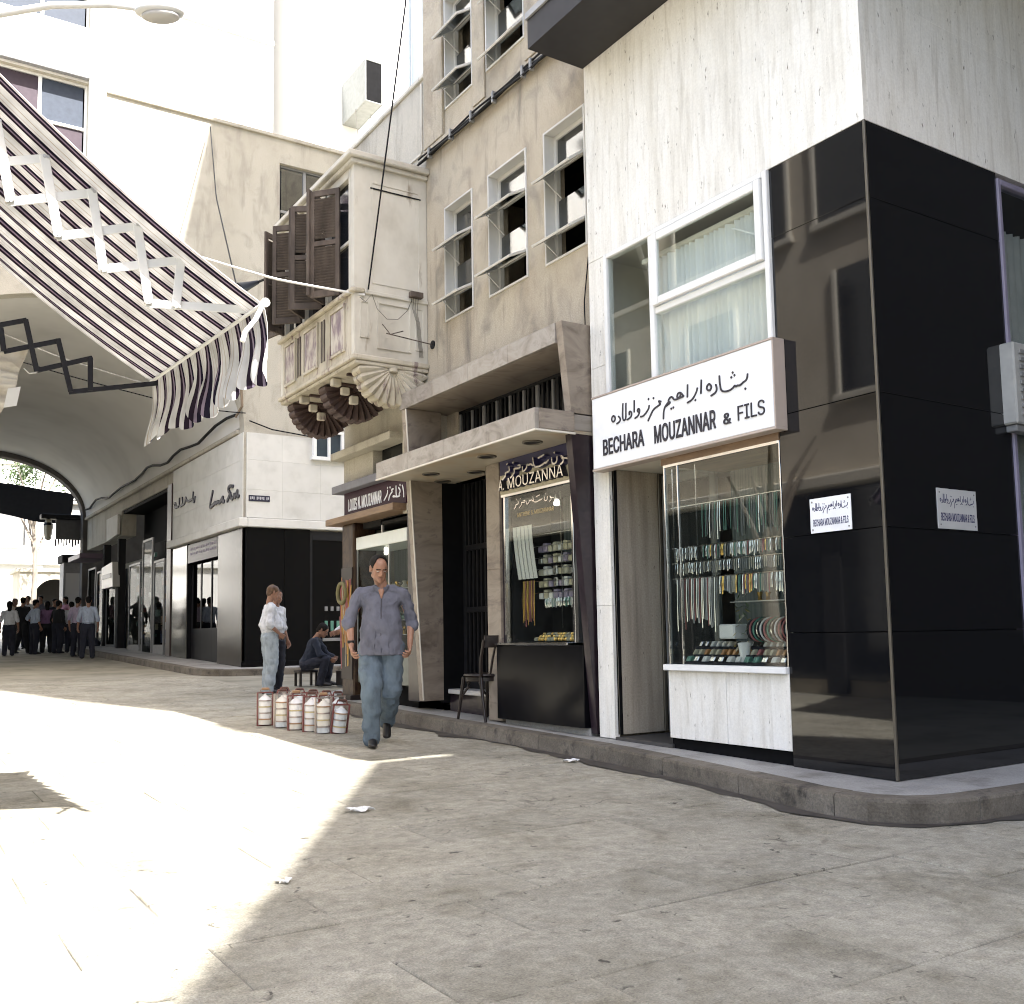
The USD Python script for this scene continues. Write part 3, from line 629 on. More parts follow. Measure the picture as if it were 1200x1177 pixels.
# transom grille
put('transom_back', box(M + .40, M + .42, 6.95, 9.83, 2.9, 3.6), DARKDOOR, cb)
tg = put('transom_grille', [ch(M + .26, M + .30, 7.0, 9.83, 3.55, 3.584, .003), ch(M + .26, M + .30, 7.0, 9.83, 2.95, 2.98, .003)], IRON, cb)
for k in range(32):
    yv = 7.06 + k * .087
    put('grille_bar', ch(M + .265, M + .29, yv, yv + (.035 if k % 4 else .055), 2.98, 3.55, .003), IRON if k % 3 else STEEL, tg)
# entrance canopy
put('canopy', [ch(4.70, M + .26, 6.825, 9.93, 2.80, 2.94, .004)], MARBG, cb)
yy = [6.815, 7.6, 8.4, 9.17, 9.94]
for a, b in zip(yy[:-1], yy[1:]):
    put('canopy_fascia', ch(4.655, 4.70, a + .0008, b - .0008, 2.775, 2.955, .003), MARBG, cb)
put('canopy_fascia', ch(4.70, 5.06, 6.800, 6.824, 2.78, 2.953, .003), MARB, cb)
put('canopy_edge_strip', [ch(4.648, 4.672, 6.80, 9.945, 2.757, 2.774, .002), ch(4.672, 5.07, 6.798, 6.815, 2.757, 2.774, .002)], CREAM, cb)
put('canopy_soffit', ch(4.70, M + .26, 6.83, 9.93, 2.772, 2.799, .002), mat('ochre_marble_soffit', [(.30, .26, .20), (.40, .36, .29), (.36, .25, .14)], 1.8, rough=.4, distort=1), cb)
for x, y in ((4.97, 7.32), (4.985, 8.13), (5.36, 8.97), (5.0, 9.31), (5.36, 9.70), (5.36, 7.75)):
    ring = trimesh.creation.torus(.085, .012, 24, 8); ring.apply_translation((x, y, 2.769))
    put('downlight_ring', ring, BRONZE, cb, smooth=True)
    put('downlight_well', lathe([(0, .004), (.075, 0), (.075, .003), (0, .008)], 20, (x, y, 2.766)), DIM, cb)
# gate, step, pillar
put('step', ch(5.47, M + .9, 8.62, 9.829, .40, .452, .006), plain('white_marble_step', (.58, .57, .54), .35), cb)
put('step_riser', box(5.50, M + .9, 8.62, 9.829, .1, .40), DARKMARB, cb)
gt = put('iron_gate', [ch(M + .36, M + .40, 8.62, 8.68, .455, 2.772, .004), ch(M + .36, M + .40, 9.76, 9.825, .455, 2.772, .004), ch(M + .361, M + .399, 8.68, 9.76, 1.30, 1.36, .004), ch(M + .361, M + .399, 8.68, 9.76, 2.0, 2.06, .004), ch(M + .361, M + .399, 8.68, 9.76, .455, .56, .004), ch(M + .361, M + .399, 9.18, 9.24, .56, 2.77, .004)], IRON, cb)
for k in range(12):
    yv = 8.72 + k * .088
    put('gate_bar', ch(M + .365, M + .39, yv, yv + .028, .56, 2.765, .003), IRON, gt)
put('gate_reveal', box(M + .102, M + .46, 9.828, 9.93, .3, 2.79), DARK, cb)
put('gate_backing', box(M + .43, M + .45, 8.62, 9.83, .45, 2.78), DARK, cb)
for z0, z1 in ((.2, .95), (.95, 1.70), (1.70, 2.77)):
    put('pillar_slab', ch(M - .06, M + .3, 8.36, 8.61, z0, z1 - .001, .003), MARB, cb)
# goldsmith's showcase
put('showcase_base', [ch(M - .13, M + .2, 6.93, 8.34, .235, .945, .006)], plain('black_lacquer', (.003, .003, .004), .18, spec=.14), cb)
put('showcase_plinth', box(M - .06, M + .2, 6.93, 8.30, .1, .235), PAVE, cb)
put('showcase_sill', ch(M - .145, M + .1, 7.14, 8.35, .945, .968, .003), CHROME, cb)
sc = put('showcase_frame', [ch(M - .05, M + .02, 8.27, 8.30, .968, 2.42, .002), ch(M - .05, M + .02, 7.14, 7.17, .968, 2.42, .002), ch(M - .052, M + .022, 7.12, 8.34, 2.405, 2.432, .002)], CHROME, cb)
put('pane', box(M - .03, M - .026, 7.17, 8.27, .968, 2.405), GLASSR, sc)
put('pillar_edge', ch(M - .03, M + .2, 8.30, 8.36, .968, 2.77, .003), DARKMARB, cb)
put('showcase_side', [box(M - .03, M + .6, 6.925, 7.14, .968, 2.77)], DARKDOOR, cb)
put('showcase_back', [box(M + .50, M + .53, 7.14, 8.30, .968, 2.42), box(M + .03, M + .5, 8.27, 8.30, .968, 2.42), box(M + .03, M + .5, 7.141, 8.27, 2.41, 2.43), box(M + .03, M + .5, 7.141, 8.27, .955, .975)], DIM, cb)
put('showcase_drape', box(M + .47, M + .49, 7.2, 8.0, 1.75, 2.4), GREYGREEN, cb)
for k in range(6): put('showcase_rail', tube([(M + .1, 7.16, 2.0 - k * .112), (M + .1, 8.0, 2.0 - k * .112)], .004, 6), CHROME, cb)
put('showcase_rail', tube([(M + .09, 7.52, 1.1), (M + .09, 7.52, 2.38)], .005, 6), CHROME, cb)
gs = thing('goldsmith_sign', 'navy and sand shop sign with raised chrome letters over the narrow showcase', 'sign', (M - .06, 7.12, 2.43))
put('upper_board', ch(M - .06, M + .2, 7.12, 8.34, 2.625, 2.77, .002), NAVY, gs)
put('lower_board', ch(M - .059, M + .2, 7.12, 8.34, 2.434, 2.625, .002), OCHRE, gs)
ARAB2 = [[(-8.078,2.67),(-8.067,2.635),(-8.128,2.625),(-8.152,2.623),(-8.135,2.601),(-8.197,2.566)],[(-8.113,2.709)],[(-8.004,2.705)],[(-7.916,2.665),(-7.875,2.663),(-7.882,2.634),(-7.964,2.643),(-7.994,2.644),(-7.977,2.608),(-8.051,2.565)],[(-7.661,2.698),(-7.652,2.645),(-7.636,2.61),(-7.575,2.601),(-7.508,2.61),(-7.464,2.626),(-7.448,2.614),(-7.409,2.639)],[(-7.572,2.684),(-7.478,2.698)],[(-7.663,2.627),(-7.708,2.653),(-7.731,2.638),(-7.765,2.656),(-7.766,2.623),(-7.801,2.602),(-7.837,2.594),(-7.841,2.641)],[(-7.271,2.649),(-7.272,2.606),(-7.315,2.587),(-7.352,2.599),(-7.355,2.65)],[(-7.311,2.693)],[(-7.203,2.644),(-7.167,2.623),(-7.188,2.614),(-7.203,2.638)],[(-7.168,2.614),(-7.179,2.585),(-7.221,2.57)],[(-7.167,2.62),(-7.106,2.611)]]
put('lettering_block', strokes(ARAB2, .017, on_a(M - .06), .055), NAVY, gs)
put('lettering', strokes(ARAB2, .0175, on_a(M - .115), .003), SILVER, gs)
for wd_, w_, s_ in (('A.', .10, -8.27), ('MOUZANNA', .93, -8.11)):
    put('lettering_block', text(wd_, .105, on_a(M - .06), .06, False, w_, s_, 2.462), SIGNK, gs)
    put('lettering', text(wd_, .105, on_a(M - .12), .003, False, w_, s_, 2.462), SILVER, gs)
wl = thing('window_lettering', 'small gilt name painted on the glass of the narrow showcase', 'lettering', (M - .035, 8.1, 2.2))
put('lettering', text("ANTOINE S. MOUZANNAR", .040, on_a(M - .0305), .001, False, .62, -8.08, 2.185), plain('gilt_paint', (.55, .43, .22), .4), wl)
put('lettering', strokes([[((p[0] + 7.6) * .62 - 7.76, (p[1] - 2.56) * .62 + 2.27) for p in q] for q in ARAB2], .009, on_a(M - .0305), .001), SILVER, wl)
# ---------------------------------------------------------------- house with the enclosed balcony and the jeweller under it
hb = thing('balcony_house', 'old plastered house with an enclosed shuttered balcony on fan shaped brackets over a jeweller', 'building', (M, 9.95, .2))
hw = sg.box(9.95, 3.40, 12.35, 7.64).difference(sg.box(10.4, 4.9, 11.9, 6.2)).difference(sg.box(10.62, 3.08 + .35, 11.42, 3.40))
put('wall', prism(hw, 'x', M, M + .25), PLAST, hb)
put('side_wall', box(M + .25, 12, 12.10, 12.349, .1, 7.64), PLAST, hb)
put('parapet_coping', ch(M - .03, M + .28, 9.95, 12.37, 7.64, 7.70, .01), OLDWHITE, hb)
put('recessed_panel_edge', [ch(M - .018, M - .001, 10.02, 10.05, 6.75, 7.60, .004), ch(M - .018, M - .001, 10.05, 12.1, 6.72, 6.75, .004)], OLDWHITE, hb)
put('roof_deck', box(M + .25, 12, 9.95, 12.1, 7.3, 7.4), PLAST, hb)
put('roof_screen', [ch(6.3, 6.34, 10.0, 12.2, 7.4, 10.6, .004)] + [ch(6.27, 6.30, 10.0 + k * .55, 10.05 + k * .55, 7.4, 10.6, .004) for k in range(5)], FROST, hb)
put('pier', ch(M - .01, M + .25, 11.43, 12.35, 3.05, 3.399, .004), PLAST, hb)
put('pier', ch(M - .01, M + .25, 9.95, 10.60, 2.5, 3.399, .004), PLAST, hb)
put('transom_window', [box(M + .12, M + .14, 10.6, 11.43, 3.05, 3.43)], DARKDOOR, hb)
put('ledge', ch(M - .17, M + .1, 10.62, 12.44, 3.40, 3.50, .01), PLAST, hb)
put('ledge', ch(M - .15, M + .2, 10.55, 12.44, 2.95, 3.05, .006), plain('slate_ledge', (.16, .16, .18), .6), hb)
put('ledge', ch(M - .19, M + .15, 10.50, 12.56, 2.53, 2.615, .006), OCHREWOOD, hb)
put('column', [ch(M - .04, M + .3, 11.98, 12.35, .2, 2.53, .02)], COLMARB, hb)
put('column', ch(M - .03, M + .2, 10.15, 10.45, .3, 2.53, .01), DARKMARB, hb)
put('column_base', ch(M - .1, M + .34, 11.94, 12.40, .2, .30, .01), WOOD, hb)
put('shop_interior', [box(M + .9, M + .95, 10.2, 12.1, .2, 2.53), box(M + .1, M + .9, 10.2, 11.98, 2.45, 2.53)], DIM, hb)
put('shop_bulkhead', [ch(M + .02, M + .4, 10.45, 11.98, .46, .86, .01)], plain('green_grey_bulkhead', (.16, .17, .14), .35), hb)
put('shop_plinth', box(M + .08, M + .4, 10.4, 11.98, .15, .46), DARK, hb)
lb = put('light_box', ch(M - .01, M + .5, 10.50, 11.96, 2.17, 2.33, .006), plain('white_light_box', (.72, .75, .70), .4), hb)
for yv, xv in ((10.75, .2), (11.2, .06), (11.6, .25)): put('bulb', lathe([(0, -.035), (.022, -.028), (.032, 0), (.022, .028), (0, .035)], 12, (M + xv, yv, 2.12)), BULB, lb, smooth=True)
lw = put('shop_window', [ch(M, M + .02, 10.47, 10.49, .86, 2.17, .002), ch(M, M + .02, 11.94, 11.96, .86, 2.17, .002), ch(M, M + .02, 11.0, 11.02, .86, 2.17, .002), ch(M + .1, M + .13, 10.5, 10.53, 2.34, 2.52, .002), ch(M + .1, M + .13, 11.4, 11.43, 2.34, 2.52, .002), ch(M + .1, M + .13, 10.53, 11.4, 2.49, 2.52, .002)], ALU, hb)
put('pane', box(M + .005, M + .009, 10.49, 11.94, .86, 2.17), GLASSD, lw)
put('drape', box(M + .55, M + .57, 10.45, 11.98, 1.6, 2.2), GREYGREEN, hb)
for z in (1.62, 1.42, 1.24, 1.06): put('glass_shelf', ch(M + .1, M + .5, 10.5, 11.93, z, z + .012, .002), ALU, hb)
ls_ = thing('jeweller_sign', 'maroon jeweller sign board with white Latin and Arabic lettering under the enclosed balcony', 'sign', (M - .02, 10.48, 2.6))
put('board', ch(M - .03, M + .1, 10.47, 12.30, 2.616, 2.949, .004), MAROON, ls_)
ARAB3 = [[(-10.986,2.825),(-10.986,2.783),(-11.068,2.716),(-11.084,2.707)],[(-10.828,2.826),(-10.883,2.819),(-10.844,2.793),(-10.923,2.761),(-10.956,2.695)],[(-10.986,2.861)],[(-10.914,2.858)],[(-10.75,2.85),(-10.751,2.76),(-10.736,2.71),(-10.783,2.719),(-10.814,2.733),(-10.845,2.723),(-10.798,2.718)],[(-10.681,2.82),(-10.628,2.772),(-10.675,2.737),(-10.645,2.705),(-10.736,2.71)],[(-10.643,2.85)],[(-10.582,2.835),(-10.553,2.776),(-10.547,2.686)]]
put('lettering', text('LOUIS N. MOUZANNAR', .15, on_a(M - .03), .004, True, 1.02, -12.16, 2.70), SIGNW, ls_)
put('lettering', strokes([[(p[0] + .02, p[1] * .92 + .225) for p in q] for q in ARAB3], .02, on_a(M - .03), .004), SIGNW, ls_)

# the oriel
XO, YA, YB = 4.40, 9.95, 12.28
put('oriel_floor', ch(XO + .03, M, YA + .03, YB, 4.06, 4.16, .01), REDWOOD, hb)
put('oriel_end_wall', ch(XO, M - .002, YA, YA + .08, 4.16, 6.36, .006), OLDWHITE, hb)
put('oriel_end_wall', ch(XO, M - .002, YB - .08, YB, 4.16, 6.36, .006), OLDWHITE, hb)
put('oriel_parapet', ch(XO, XO + .08, YA + .082, YB - .082, 4.16, 4.86, .006), DIRTYCREAM, hb)
put('oriel_cornice', [ch(XO - .10, M - .002, YA - .10, YB + .08, 6.40, 6.47, .012), ch(XO - .05, M - .002, YA - .05, YB + .04, 6.35, 6.399, .012)], OLDWHITE, hb)
put('oriel_sill', ch(XO - .045, XO + .12, YA - .04, YB + .03, 4.862, 4.915, .012), DIRTYCREAM, hb)
put('oriel_string', ch(XO + .122, M - .003, YA - .028, YA - .001, 4.862, 4.905, .006), OLDWHITE, hb)
put('oriel_base_moulding', [ch(XO - .03, M - .003, YA - .05, YB + .03, 4.10, 4.158, .012), ch(XO + .0, M - .003, YA - .025, YB + .01, 4.055, 4.099, .01)], DIRTYCREAM, hb)
def rect_frame(to3d, s0, s1, z0, z1, w, d):
    P = sg.box(s0, z0, s1, z1).difference(sg.box(s0 + w, z0 + w, s1 - w, z1 - w))
    m = trimesh.creation.extrude_polygon(P, d, engine='earcut'); m.vertices = np.array([to3d(*v) for v in m.vertices]); trimesh.repair.fix_normals(m); return m
end = lambda s, z, d: (s, YA - d, z)
fro = lambda s, z, d: (XO - d, s, z)
put('end_panel_moulding', rect_frame(end, 4.68, 5.10, 4.26, 4.80, .022, .018), OLDWHITE, hb)
put('end_panel_moulding', rect_frame(end, 4.47, 4.58, 4.36, 4.78, .014, .012), OLDWHITE, hb)
put('end_panel_moulding', rect_frame(end, 5.16, 5.27, 4.30, 4.80, .014, .012), OLDWHITE, hb)
put('end_panel_moulding', rect_frame(end, 4.62, 5.22, 5.0, 6.18, .012, .008), OLDWHITE, hb)
put('end_panel_line', ch(4.60, 5.24, YA - .012, YA - .001, 6.10, 6.115, .003), IRON, hb)
for a, b in ((10.18, 10.62), (10.98, 11.45), (11.72, 12.12)):
    put('front_panel_moulding', rect_frame(fro, a, b, 4.25, 4.80, .03, .022), DIRTYCREAM, hb)
    put('front_panel', ch(XO - .012, XO - .001, a + .04, b - .04, 4.29, 4.76, .004), mat('peeling_mauve_panel', [(.17, .13, .15), (.24, .19, .20), (.46, .42, .36), (.52, .48, .42)], 5, (1, 2, .8), rough=.85) if 'peeling_mauve_panel' not in MATS else MATS['peeling_mauve_panel'], hb)
for yv in (10.78, 10.86, 11.56, 11.64): put('front_panel_slot', ch(XO - .01, XO - .001, yv, yv + .035, 4.28, 4.78, .003), SHUT, hb)
for yv in (YA + .082, 10.72, 11.46, YB - .155): put('oriel_post', ch(XO, XO + .08, yv, yv + .07, 4.916, 6.349, .008), OLDWHITE, hb)
put('oriel_glazing', box(XO + .06, XO + .07, YA + .15, YB - .155, 4.916, 6.25), DARKDOOR, hb)
put('oriel_rail', [ch(XO + .03, XO + .06, YA + .155, YB - .155, 5.5, 5.54, .004), ch(XO, XO + .08, YA + .153, YB - .157, 6.24, 6.348, .004)], OLDWHITE, hb)


def shutter_leaf(hy, ang, z0, z1, w=.37, hx=XO - .02):
    """ang: 0 closed towards +y, 90 straight out into the street."""
    a = math.radians(ang)
    def tr(m):
        v = m.vertices.copy(); m.vertices[:, 0] = hx - v[:, 0] * math.sin(a) - v[:, 1] * math.cos(a); m.vertices[:, 1] = hy + v[:, 0] * math.cos(a) - v[:, 1] * math.sin(a); return m
    p = put('shutter', [tr(m) for m in (ch(0, .05, -.016, .016, z0, z1, .003), ch(w - .05, w, -.016, .016, z0, z1, .003), ch(.05, w - .05, -.015, .015, z1 - .07, z1, .003), ch(.05, w - .05, -.015, .015, z0, z0 + .08, .003), ch(.05, w - .05, -.015, .015, (z0 + z1) / 2 - .03, (z0 + z1) / 2 + .03, .003))], SHUT, hb)
    sl = []
    k = z0 + .10
    while k < z1 - .09:
        if abs(k - (z0 + z1) / 2) > .045:
            s = ch(.05, w - .05, -.018, .018, -.003, .003, .001); v = s.vertices; c, s_ = math.cos(.8), math.sin(.8)
            y_, z_ = v[:, 1].copy(), v[:, 2].copy(); v[:, 1] = y_ * c - z_ * s_; v[:, 2] = y_ * s_ + z_ * c + k; sl.append(tr(s))
        k += .034
    put('slats', sl, SHUT, p, kind='stuff')


for hy, ang, z0 in ((10.30, 40, 4.93), (10.78, 128, 4.95), (10.84, 55, 4.92), (11.42, 132, 4.96), (11.52, 48, 4.94), (12.12, 120, 4.93), (12.28, 12, 5.0)):
    shutter_leaf(hy, ang, z0, z0 + 1.27)


def shell(yc, mt, R=.43, xc=4.875):
    n, nr, fl = 78, 9, 13; F = []
    for r_i in range(nr):
        row = []
        for k in range(n + 1):
            th = math.pi + math.pi * k / n; ph = fl * k / n; w = abs(2 * (ph % 1) - 1)                 # ridges between the flutes
            rr = r_i / (nr - 1) * R * (1 - .10 * w ** 2 + .0)
            row.append((xc + rr * math.cos(th), yc - .015 - .055 * (r_i / (nr - 1)) * (1 - w) - .03 * math.sin(math.pi * r_i / (nr - 1)), 4.055 + rr * math.sin(th)))
        F.append(row)
    m = solid_sheet(F, (0, .20, 0)); put('fan_bracket', m, mt, hb, smooth=25)
    put('fan_button', lathe([(0, 0), (.05, .01), (.05, .05), (0, .07)], 14, (xc, yc - .05, 4.0)), mt, hb, smooth=40)


shell(9.99, DIRTYCREAM); shell(11.0, REDWOOD, .42); shell(12.06, REDWOOD, .42)
for yv in (10.35, 10.8, 11.5, 11.9): put('soffit_board_batten', ch(XO + .1, M - .01, yv, yv + .05, 4.025, 4.054, .004), REDWOOD, hb)
for yv in (10.62, 11.62): put('corbel_block', [ch(XO + .03, XO + .14, yv, yv + .09, 3.96, 4.05, .01), ch(XO + .15, XO + .25, yv + .01, yv + .08, 3.87, 3.959, .01), ch(XO + .26, XO + .36, yv + .01, yv + .08, 3.77, 3.869, .01)], DIRTYCREAM, hb)
rodt = thing('bracket_rod', 'thin iron rod bracket sticking out of the tan wall beside the balcony', 'bracket', (M, 9.8, 4.35))
put('rod', tube([(M, 9.82, 4.36), (4.75, 9.86, 4.42)], .007, 6), SHUT, rodt)
put('arm', tube([(4.95, 9.84, 4.47), (4.80, 9.86, 4.415), (4.70, 9.86, 4.52)], .006, 6), SHUT, rodt)
put('wall_plate', cyl((M - .012, 9.82, 4.36), (M - .001, 9.82, 4.36), .05), IRON, rodt)
jb = thing('junction_box', 'small rusty junction box with loose wires on the end wall of the balcony', 'junction box', (5.2, YA, 4.9))
put('box', ch(5.06, 5.22, YA - .10, YA - .03, 4.90, 4.965, .006), SHUT, jb)
for k in range(4): put('wire', tube([(5.08 + .03 * k, YA - .06, 4.90), (5.10 + .02 * k, YA - .05, 4.78 - .02 * k), (5.16 + .012 * k, YA - .035, 4.62), (5.20 + .014 * k, YA - .03, 4.22)], .0025, 5), CABLE, jb)
lp = thing('loop_wire', 'thin dark wire hanging in a loop against the balcony end panel', 'wire', (4.7, YA, 4.85))
put('wire', tube([(4.45, YA - .04, 4.80), (4.52, YA - .04, 4.76), (4.60, YA - .04, 4.86), (4.66, YA - .045, 4.70), (4.78, YA - .045, 4.60), (4.92, YA - .045, 4.62), (5.04, YA - .04, 4.74), (5.10, YA - .04, 4.88)], .003, 6), CABLE, lp)

# ---------------------------------------------------------------- vaulted corner building over the street
YC, XC = 21.0, 6.70
vb = thing('vaulted_building', 'building bridging the street on a barrel vault, white stone corner shop at its foot', 'building', (XC, YC, .2))
th = np.linspace(0, math.pi, 49)
arch = [(3.30 + 3.40 * math.cos(t), 5.65 + 2.28 * math.sin(t)) for t in th]
hole = sg.Polygon([(6.70, -.5)] + arch + [(-.10, -.5)])
front = unary_union([sg.box(-7, -.5, 3.74, 19), sg.box(3.74, -.5, 14, 12.34)]).difference(hole)
W2 = [(7.47, 8.73, 8.9, 11.78, 1), (-.9, 3.40, 10.60, 12.45, 3), (-.9, 3.40, 13.62, 15.1, 3), (-.9, 3.40, 16.2, 17.7, 3)]
for a, b, c, d, _ in W2: front = front.difference(sg.box(a, c, b, d))
wall = prism(front, 'y', YC, YC + .3)
put('front_wall', wall, PLAST, vb)
put('white_bay', prism(sg.box(-7, 8.6, 3.40, 19).difference(unary_union([sg.box(a - .001, c - .001, b + .001, d + .001) for a, b, c, d, _ in W2])), 'y', YC - .05, YC - .002), WHITEWALL, vb)
put('white_bay_pilaster', ch(3.402, 3.74, YC - .12, YC - .001, 8.3, 19, .01), WHITEWALL, vb)
for z in (12.47, 15.12): put('window_hood', ch(-.95, 3.40, YC - .17, YC - .051, z, z + .12, .01), plain('grey_hood', (.24, .24, .24), .7) if 'grey_hood' not in MATS else MATS['grey_hood'], vb)
PURPLEP = plain('mauve_window_panel', (.055, .040, .050), .45, spec=.15); BLUEP = plain('blue_grey_blind', (.045, .055, .075), .45, spec=.15)
for a, b, c, d, n in W2:
    e = .05; fr = [ch(a, a + e, YC + .10, YC + .16, c, d, .004), ch(b - e, b, YC + .10, YC + .16, c, d, .004), ch(a + e, b - e, YC + .101, YC + .159, d - e, d, .004), ch(a + e, b - e, YC + .101, YC + .159, c, c + e, .004)]
    w_ = put('wall_window', fr, WHITE if n == 3 else STEEL, vb)
    xs_ = np.linspace(a + e, b - e, (5 if n == 3 else 2) + 1); zm = c + (d - c) * (.48 if n == 3 else .62)
    for k in range(len(xs_) - 1):
        if k: put('mullion', ch(xs_[k] - .035, xs_[k] + .035, YC + .09, YC + .155, c + e, d - e, .004), WHITE if n == 3 else STEEL, w_)
        for zz0, zz1 in ((c + e, zm), (zm, d - e)):
            put('pane', box(xs_[k] + .03, xs_[k + 1] - .03, YC + .12, YC + .13, zz0 + .03, zz1 - .02), GLASSB if n == 1 else BLUEP if (k % 2 == 0 and zz0 == zm) or c > 13 else PURPLEP, w_)
    put('transom', ch(a + e, b - e, YC + .085, YC + .16, zm - .03, zm + .03, .004), WHITE if n == 3 else STEEL, w_)
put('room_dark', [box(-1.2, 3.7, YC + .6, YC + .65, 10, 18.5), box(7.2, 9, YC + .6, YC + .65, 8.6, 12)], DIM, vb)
put('roof_coping', ch(3.76, 14, YC - .06, YC + .36, 12.34, 12.42, .01), PLAST, vb)
# vault, its far rim and the left wall
outer = [(3.30 + 3.40 * math.cos(t), 5.65 + 2.28 * math.sin(t)) for t in th]
V = [[(x, yv, z + .0) for x, z in outer] for yv in np.linspace(YC + .31, 39.7, 20)]
m = grid(V); put('vault', solid_sheet(np.array(V), (0, 0, .12)), VAULT, vb, smooth=40)
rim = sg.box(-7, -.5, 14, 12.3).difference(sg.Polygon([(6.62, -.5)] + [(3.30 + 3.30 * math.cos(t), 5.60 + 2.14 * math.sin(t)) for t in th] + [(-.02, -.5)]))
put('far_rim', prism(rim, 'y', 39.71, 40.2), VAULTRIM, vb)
put('left_wall', box(-.4, -.11, YC + .31, 39.7, 0, 5.66), VAULT, vb)
put('upper_floor', box(-7, 14, YC + .31, 39.7, 8.1, 8.3), VAULT, vb)
put('upper_roof', box(3.8, 14, YC + .31, 39.7, 11.9, 12.1), PLAST, vb)
put('tall_roof', box(-7, 3.7, YC + .31, 30, 18.6, 18.8), WHITEWALL, vb)
put('tall_side', box(3.45, 3.7, YC + .31, 30, 12.1, 18.6), WHITEWALL, vb)
# right flank along the passage
put('flank_wall', [box(XC + .12, 7.2, 21.32, 22.75, .2, 5.66), box(XC + .06, 7.2, 21.32, 27.35, 3.60, 5.66), box(XC + .06, 7.2, 27.35, 33.6, 5.2, 5.66), box(XC + .06, 7.2, 33.6, 39.7, 4.4, 5.66), box(XC + .12, 7.2, 25.42, 27.3, .2, 3.6), box(7.5, 7.7, 21.32, 39.7, .2, 3.7)], PLAST, vb)
yy = [21.0, 22.2, 23.4, 24.7, 26.0, 26.88]
for z0, z1 in ((3.64, 4.25), (4.25, 4.90), (4.90, 5.50)):
    for a, b in zip(yy[:-1], yy[1:]): put('cladding_slab', ch(XC - .02, XC + .05, a + .0012, b - .0012, z0 + .0012, z1 - .0012, .002), CLAD, vb)
    xx = [XC + .052, 7.55, 8.45, 9.4, 10.4, 12]
    for a, b in zip(xx[:-1], xx[1:]): put('cladding_slab', ch(a + .0012, b - .0012, YC - .045, YC - .001, z0 + .0012, z1 - .0012, .002), CLAD, vb)
put('cornice', [ch(XC - .14, XC + .05, YC - .15, 27.0, 3.43, 3.62, .015), ch(XC + .051, 12, YC - .15, YC - .001, 3.43, 3.62, .015)], CLAD, vb)
put('spring_moulding', [ch(XC - .06, XC + .05, 21.32, 39.6, 5.52, 5.62, .02)], PLAST, vb)
for a, b in ((6.74, 7.6), (7.61, 8.2)):
    put('granite_slab', ch(a, b, YC - .05, YC - .001, .2, 3.42, .003), BLACKST, vb)
put('granite_base', ch(XC - .04, 8.2, YC - .07, YC - .051, .2, .55, .004), BLACKST, vb)
put('granite_slab', ch(XC - .02, XC + .1, 21.0, 22.75, .30, 3.42, .003), plain('polished_brown_granite', (.035, .03, .024), .2, spec=.2), vb)
put('granite_slab', ch(XC - .02, XC + .1, 25.42, 26.85, .35, 3.42, .003), plain('mirror_granite', (.09, .09, .075), .12, spec=.4), vb)
put('brown_pillar', ch(XC - .05, XC + .2, 26.9, 27.35, .4, 5.18, .01), plain('brown_stone_pillar', (.035, .022, .018), .4), vb)
put('side_shop_window', [box(8.25, 11, YC - .02, YC - .002, .4, 3.2)], BLACKST, vb)
for k in range(10): put('display_item', ch(8.55 + .14 * (k % 5), 8.62 + .14 * (k % 5), YC - .05, YC - .021, [1.62, 1.18][k // 5], [1.72, 1.40][k // 5], .006), [STEEL, GREENSTONE][k // 5], vb)
put('display_ledge', ch(8.5, 9.3, YC - .06, YC - .021, .95, 1.02, .004), STEEL, vb)
put('side_shop_frame', [ch(8.2, 8.25, YC - .05, YC - .001, .3, 3.4, .004), ch(8.25, 11.5, YC - .05, YC - .001, 3.2, 3.4, .004)], IRON, vb)
# door shop
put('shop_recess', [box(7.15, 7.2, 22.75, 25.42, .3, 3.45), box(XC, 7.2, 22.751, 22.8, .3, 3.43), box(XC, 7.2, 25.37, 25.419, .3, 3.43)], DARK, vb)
ds = put('shop_door', [ch(XC + .1, XC + .14, yv, yv + .08, .45, 2.9, .004) for yv in (22.85, 23.62, 24.5, 25.28)] + [ch(XC + .101, XC + .139, 22.93, 25.28, .45, 1.3, .004)], IRON, vb)
put('pane', box(XC + .115, XC + .12, 22.95, 25.26, 1.3, 2.88), pane_mat('mirror_door_glass', (.2, .22, .23), .0, .12, .45), ds)
put('shop_fascia', ch(XC - .01, XC + .1, 22.80, 25.38, 2.93, 3.40, .004), plain('dark_mauve_fascia', (.018, .008, .016), .4), vb)
put('fascia_marks', [ch(XC - .014, XC - .009, 22.95 + k * .15, 23.03 + k * .15 + .03 * (k % 3), z, z + .06, .002) for z in (3.12, 3.24) for k in range(15)], plain('mauve_letter', (.13, .10, .16), .5), vb, kind='stuff')
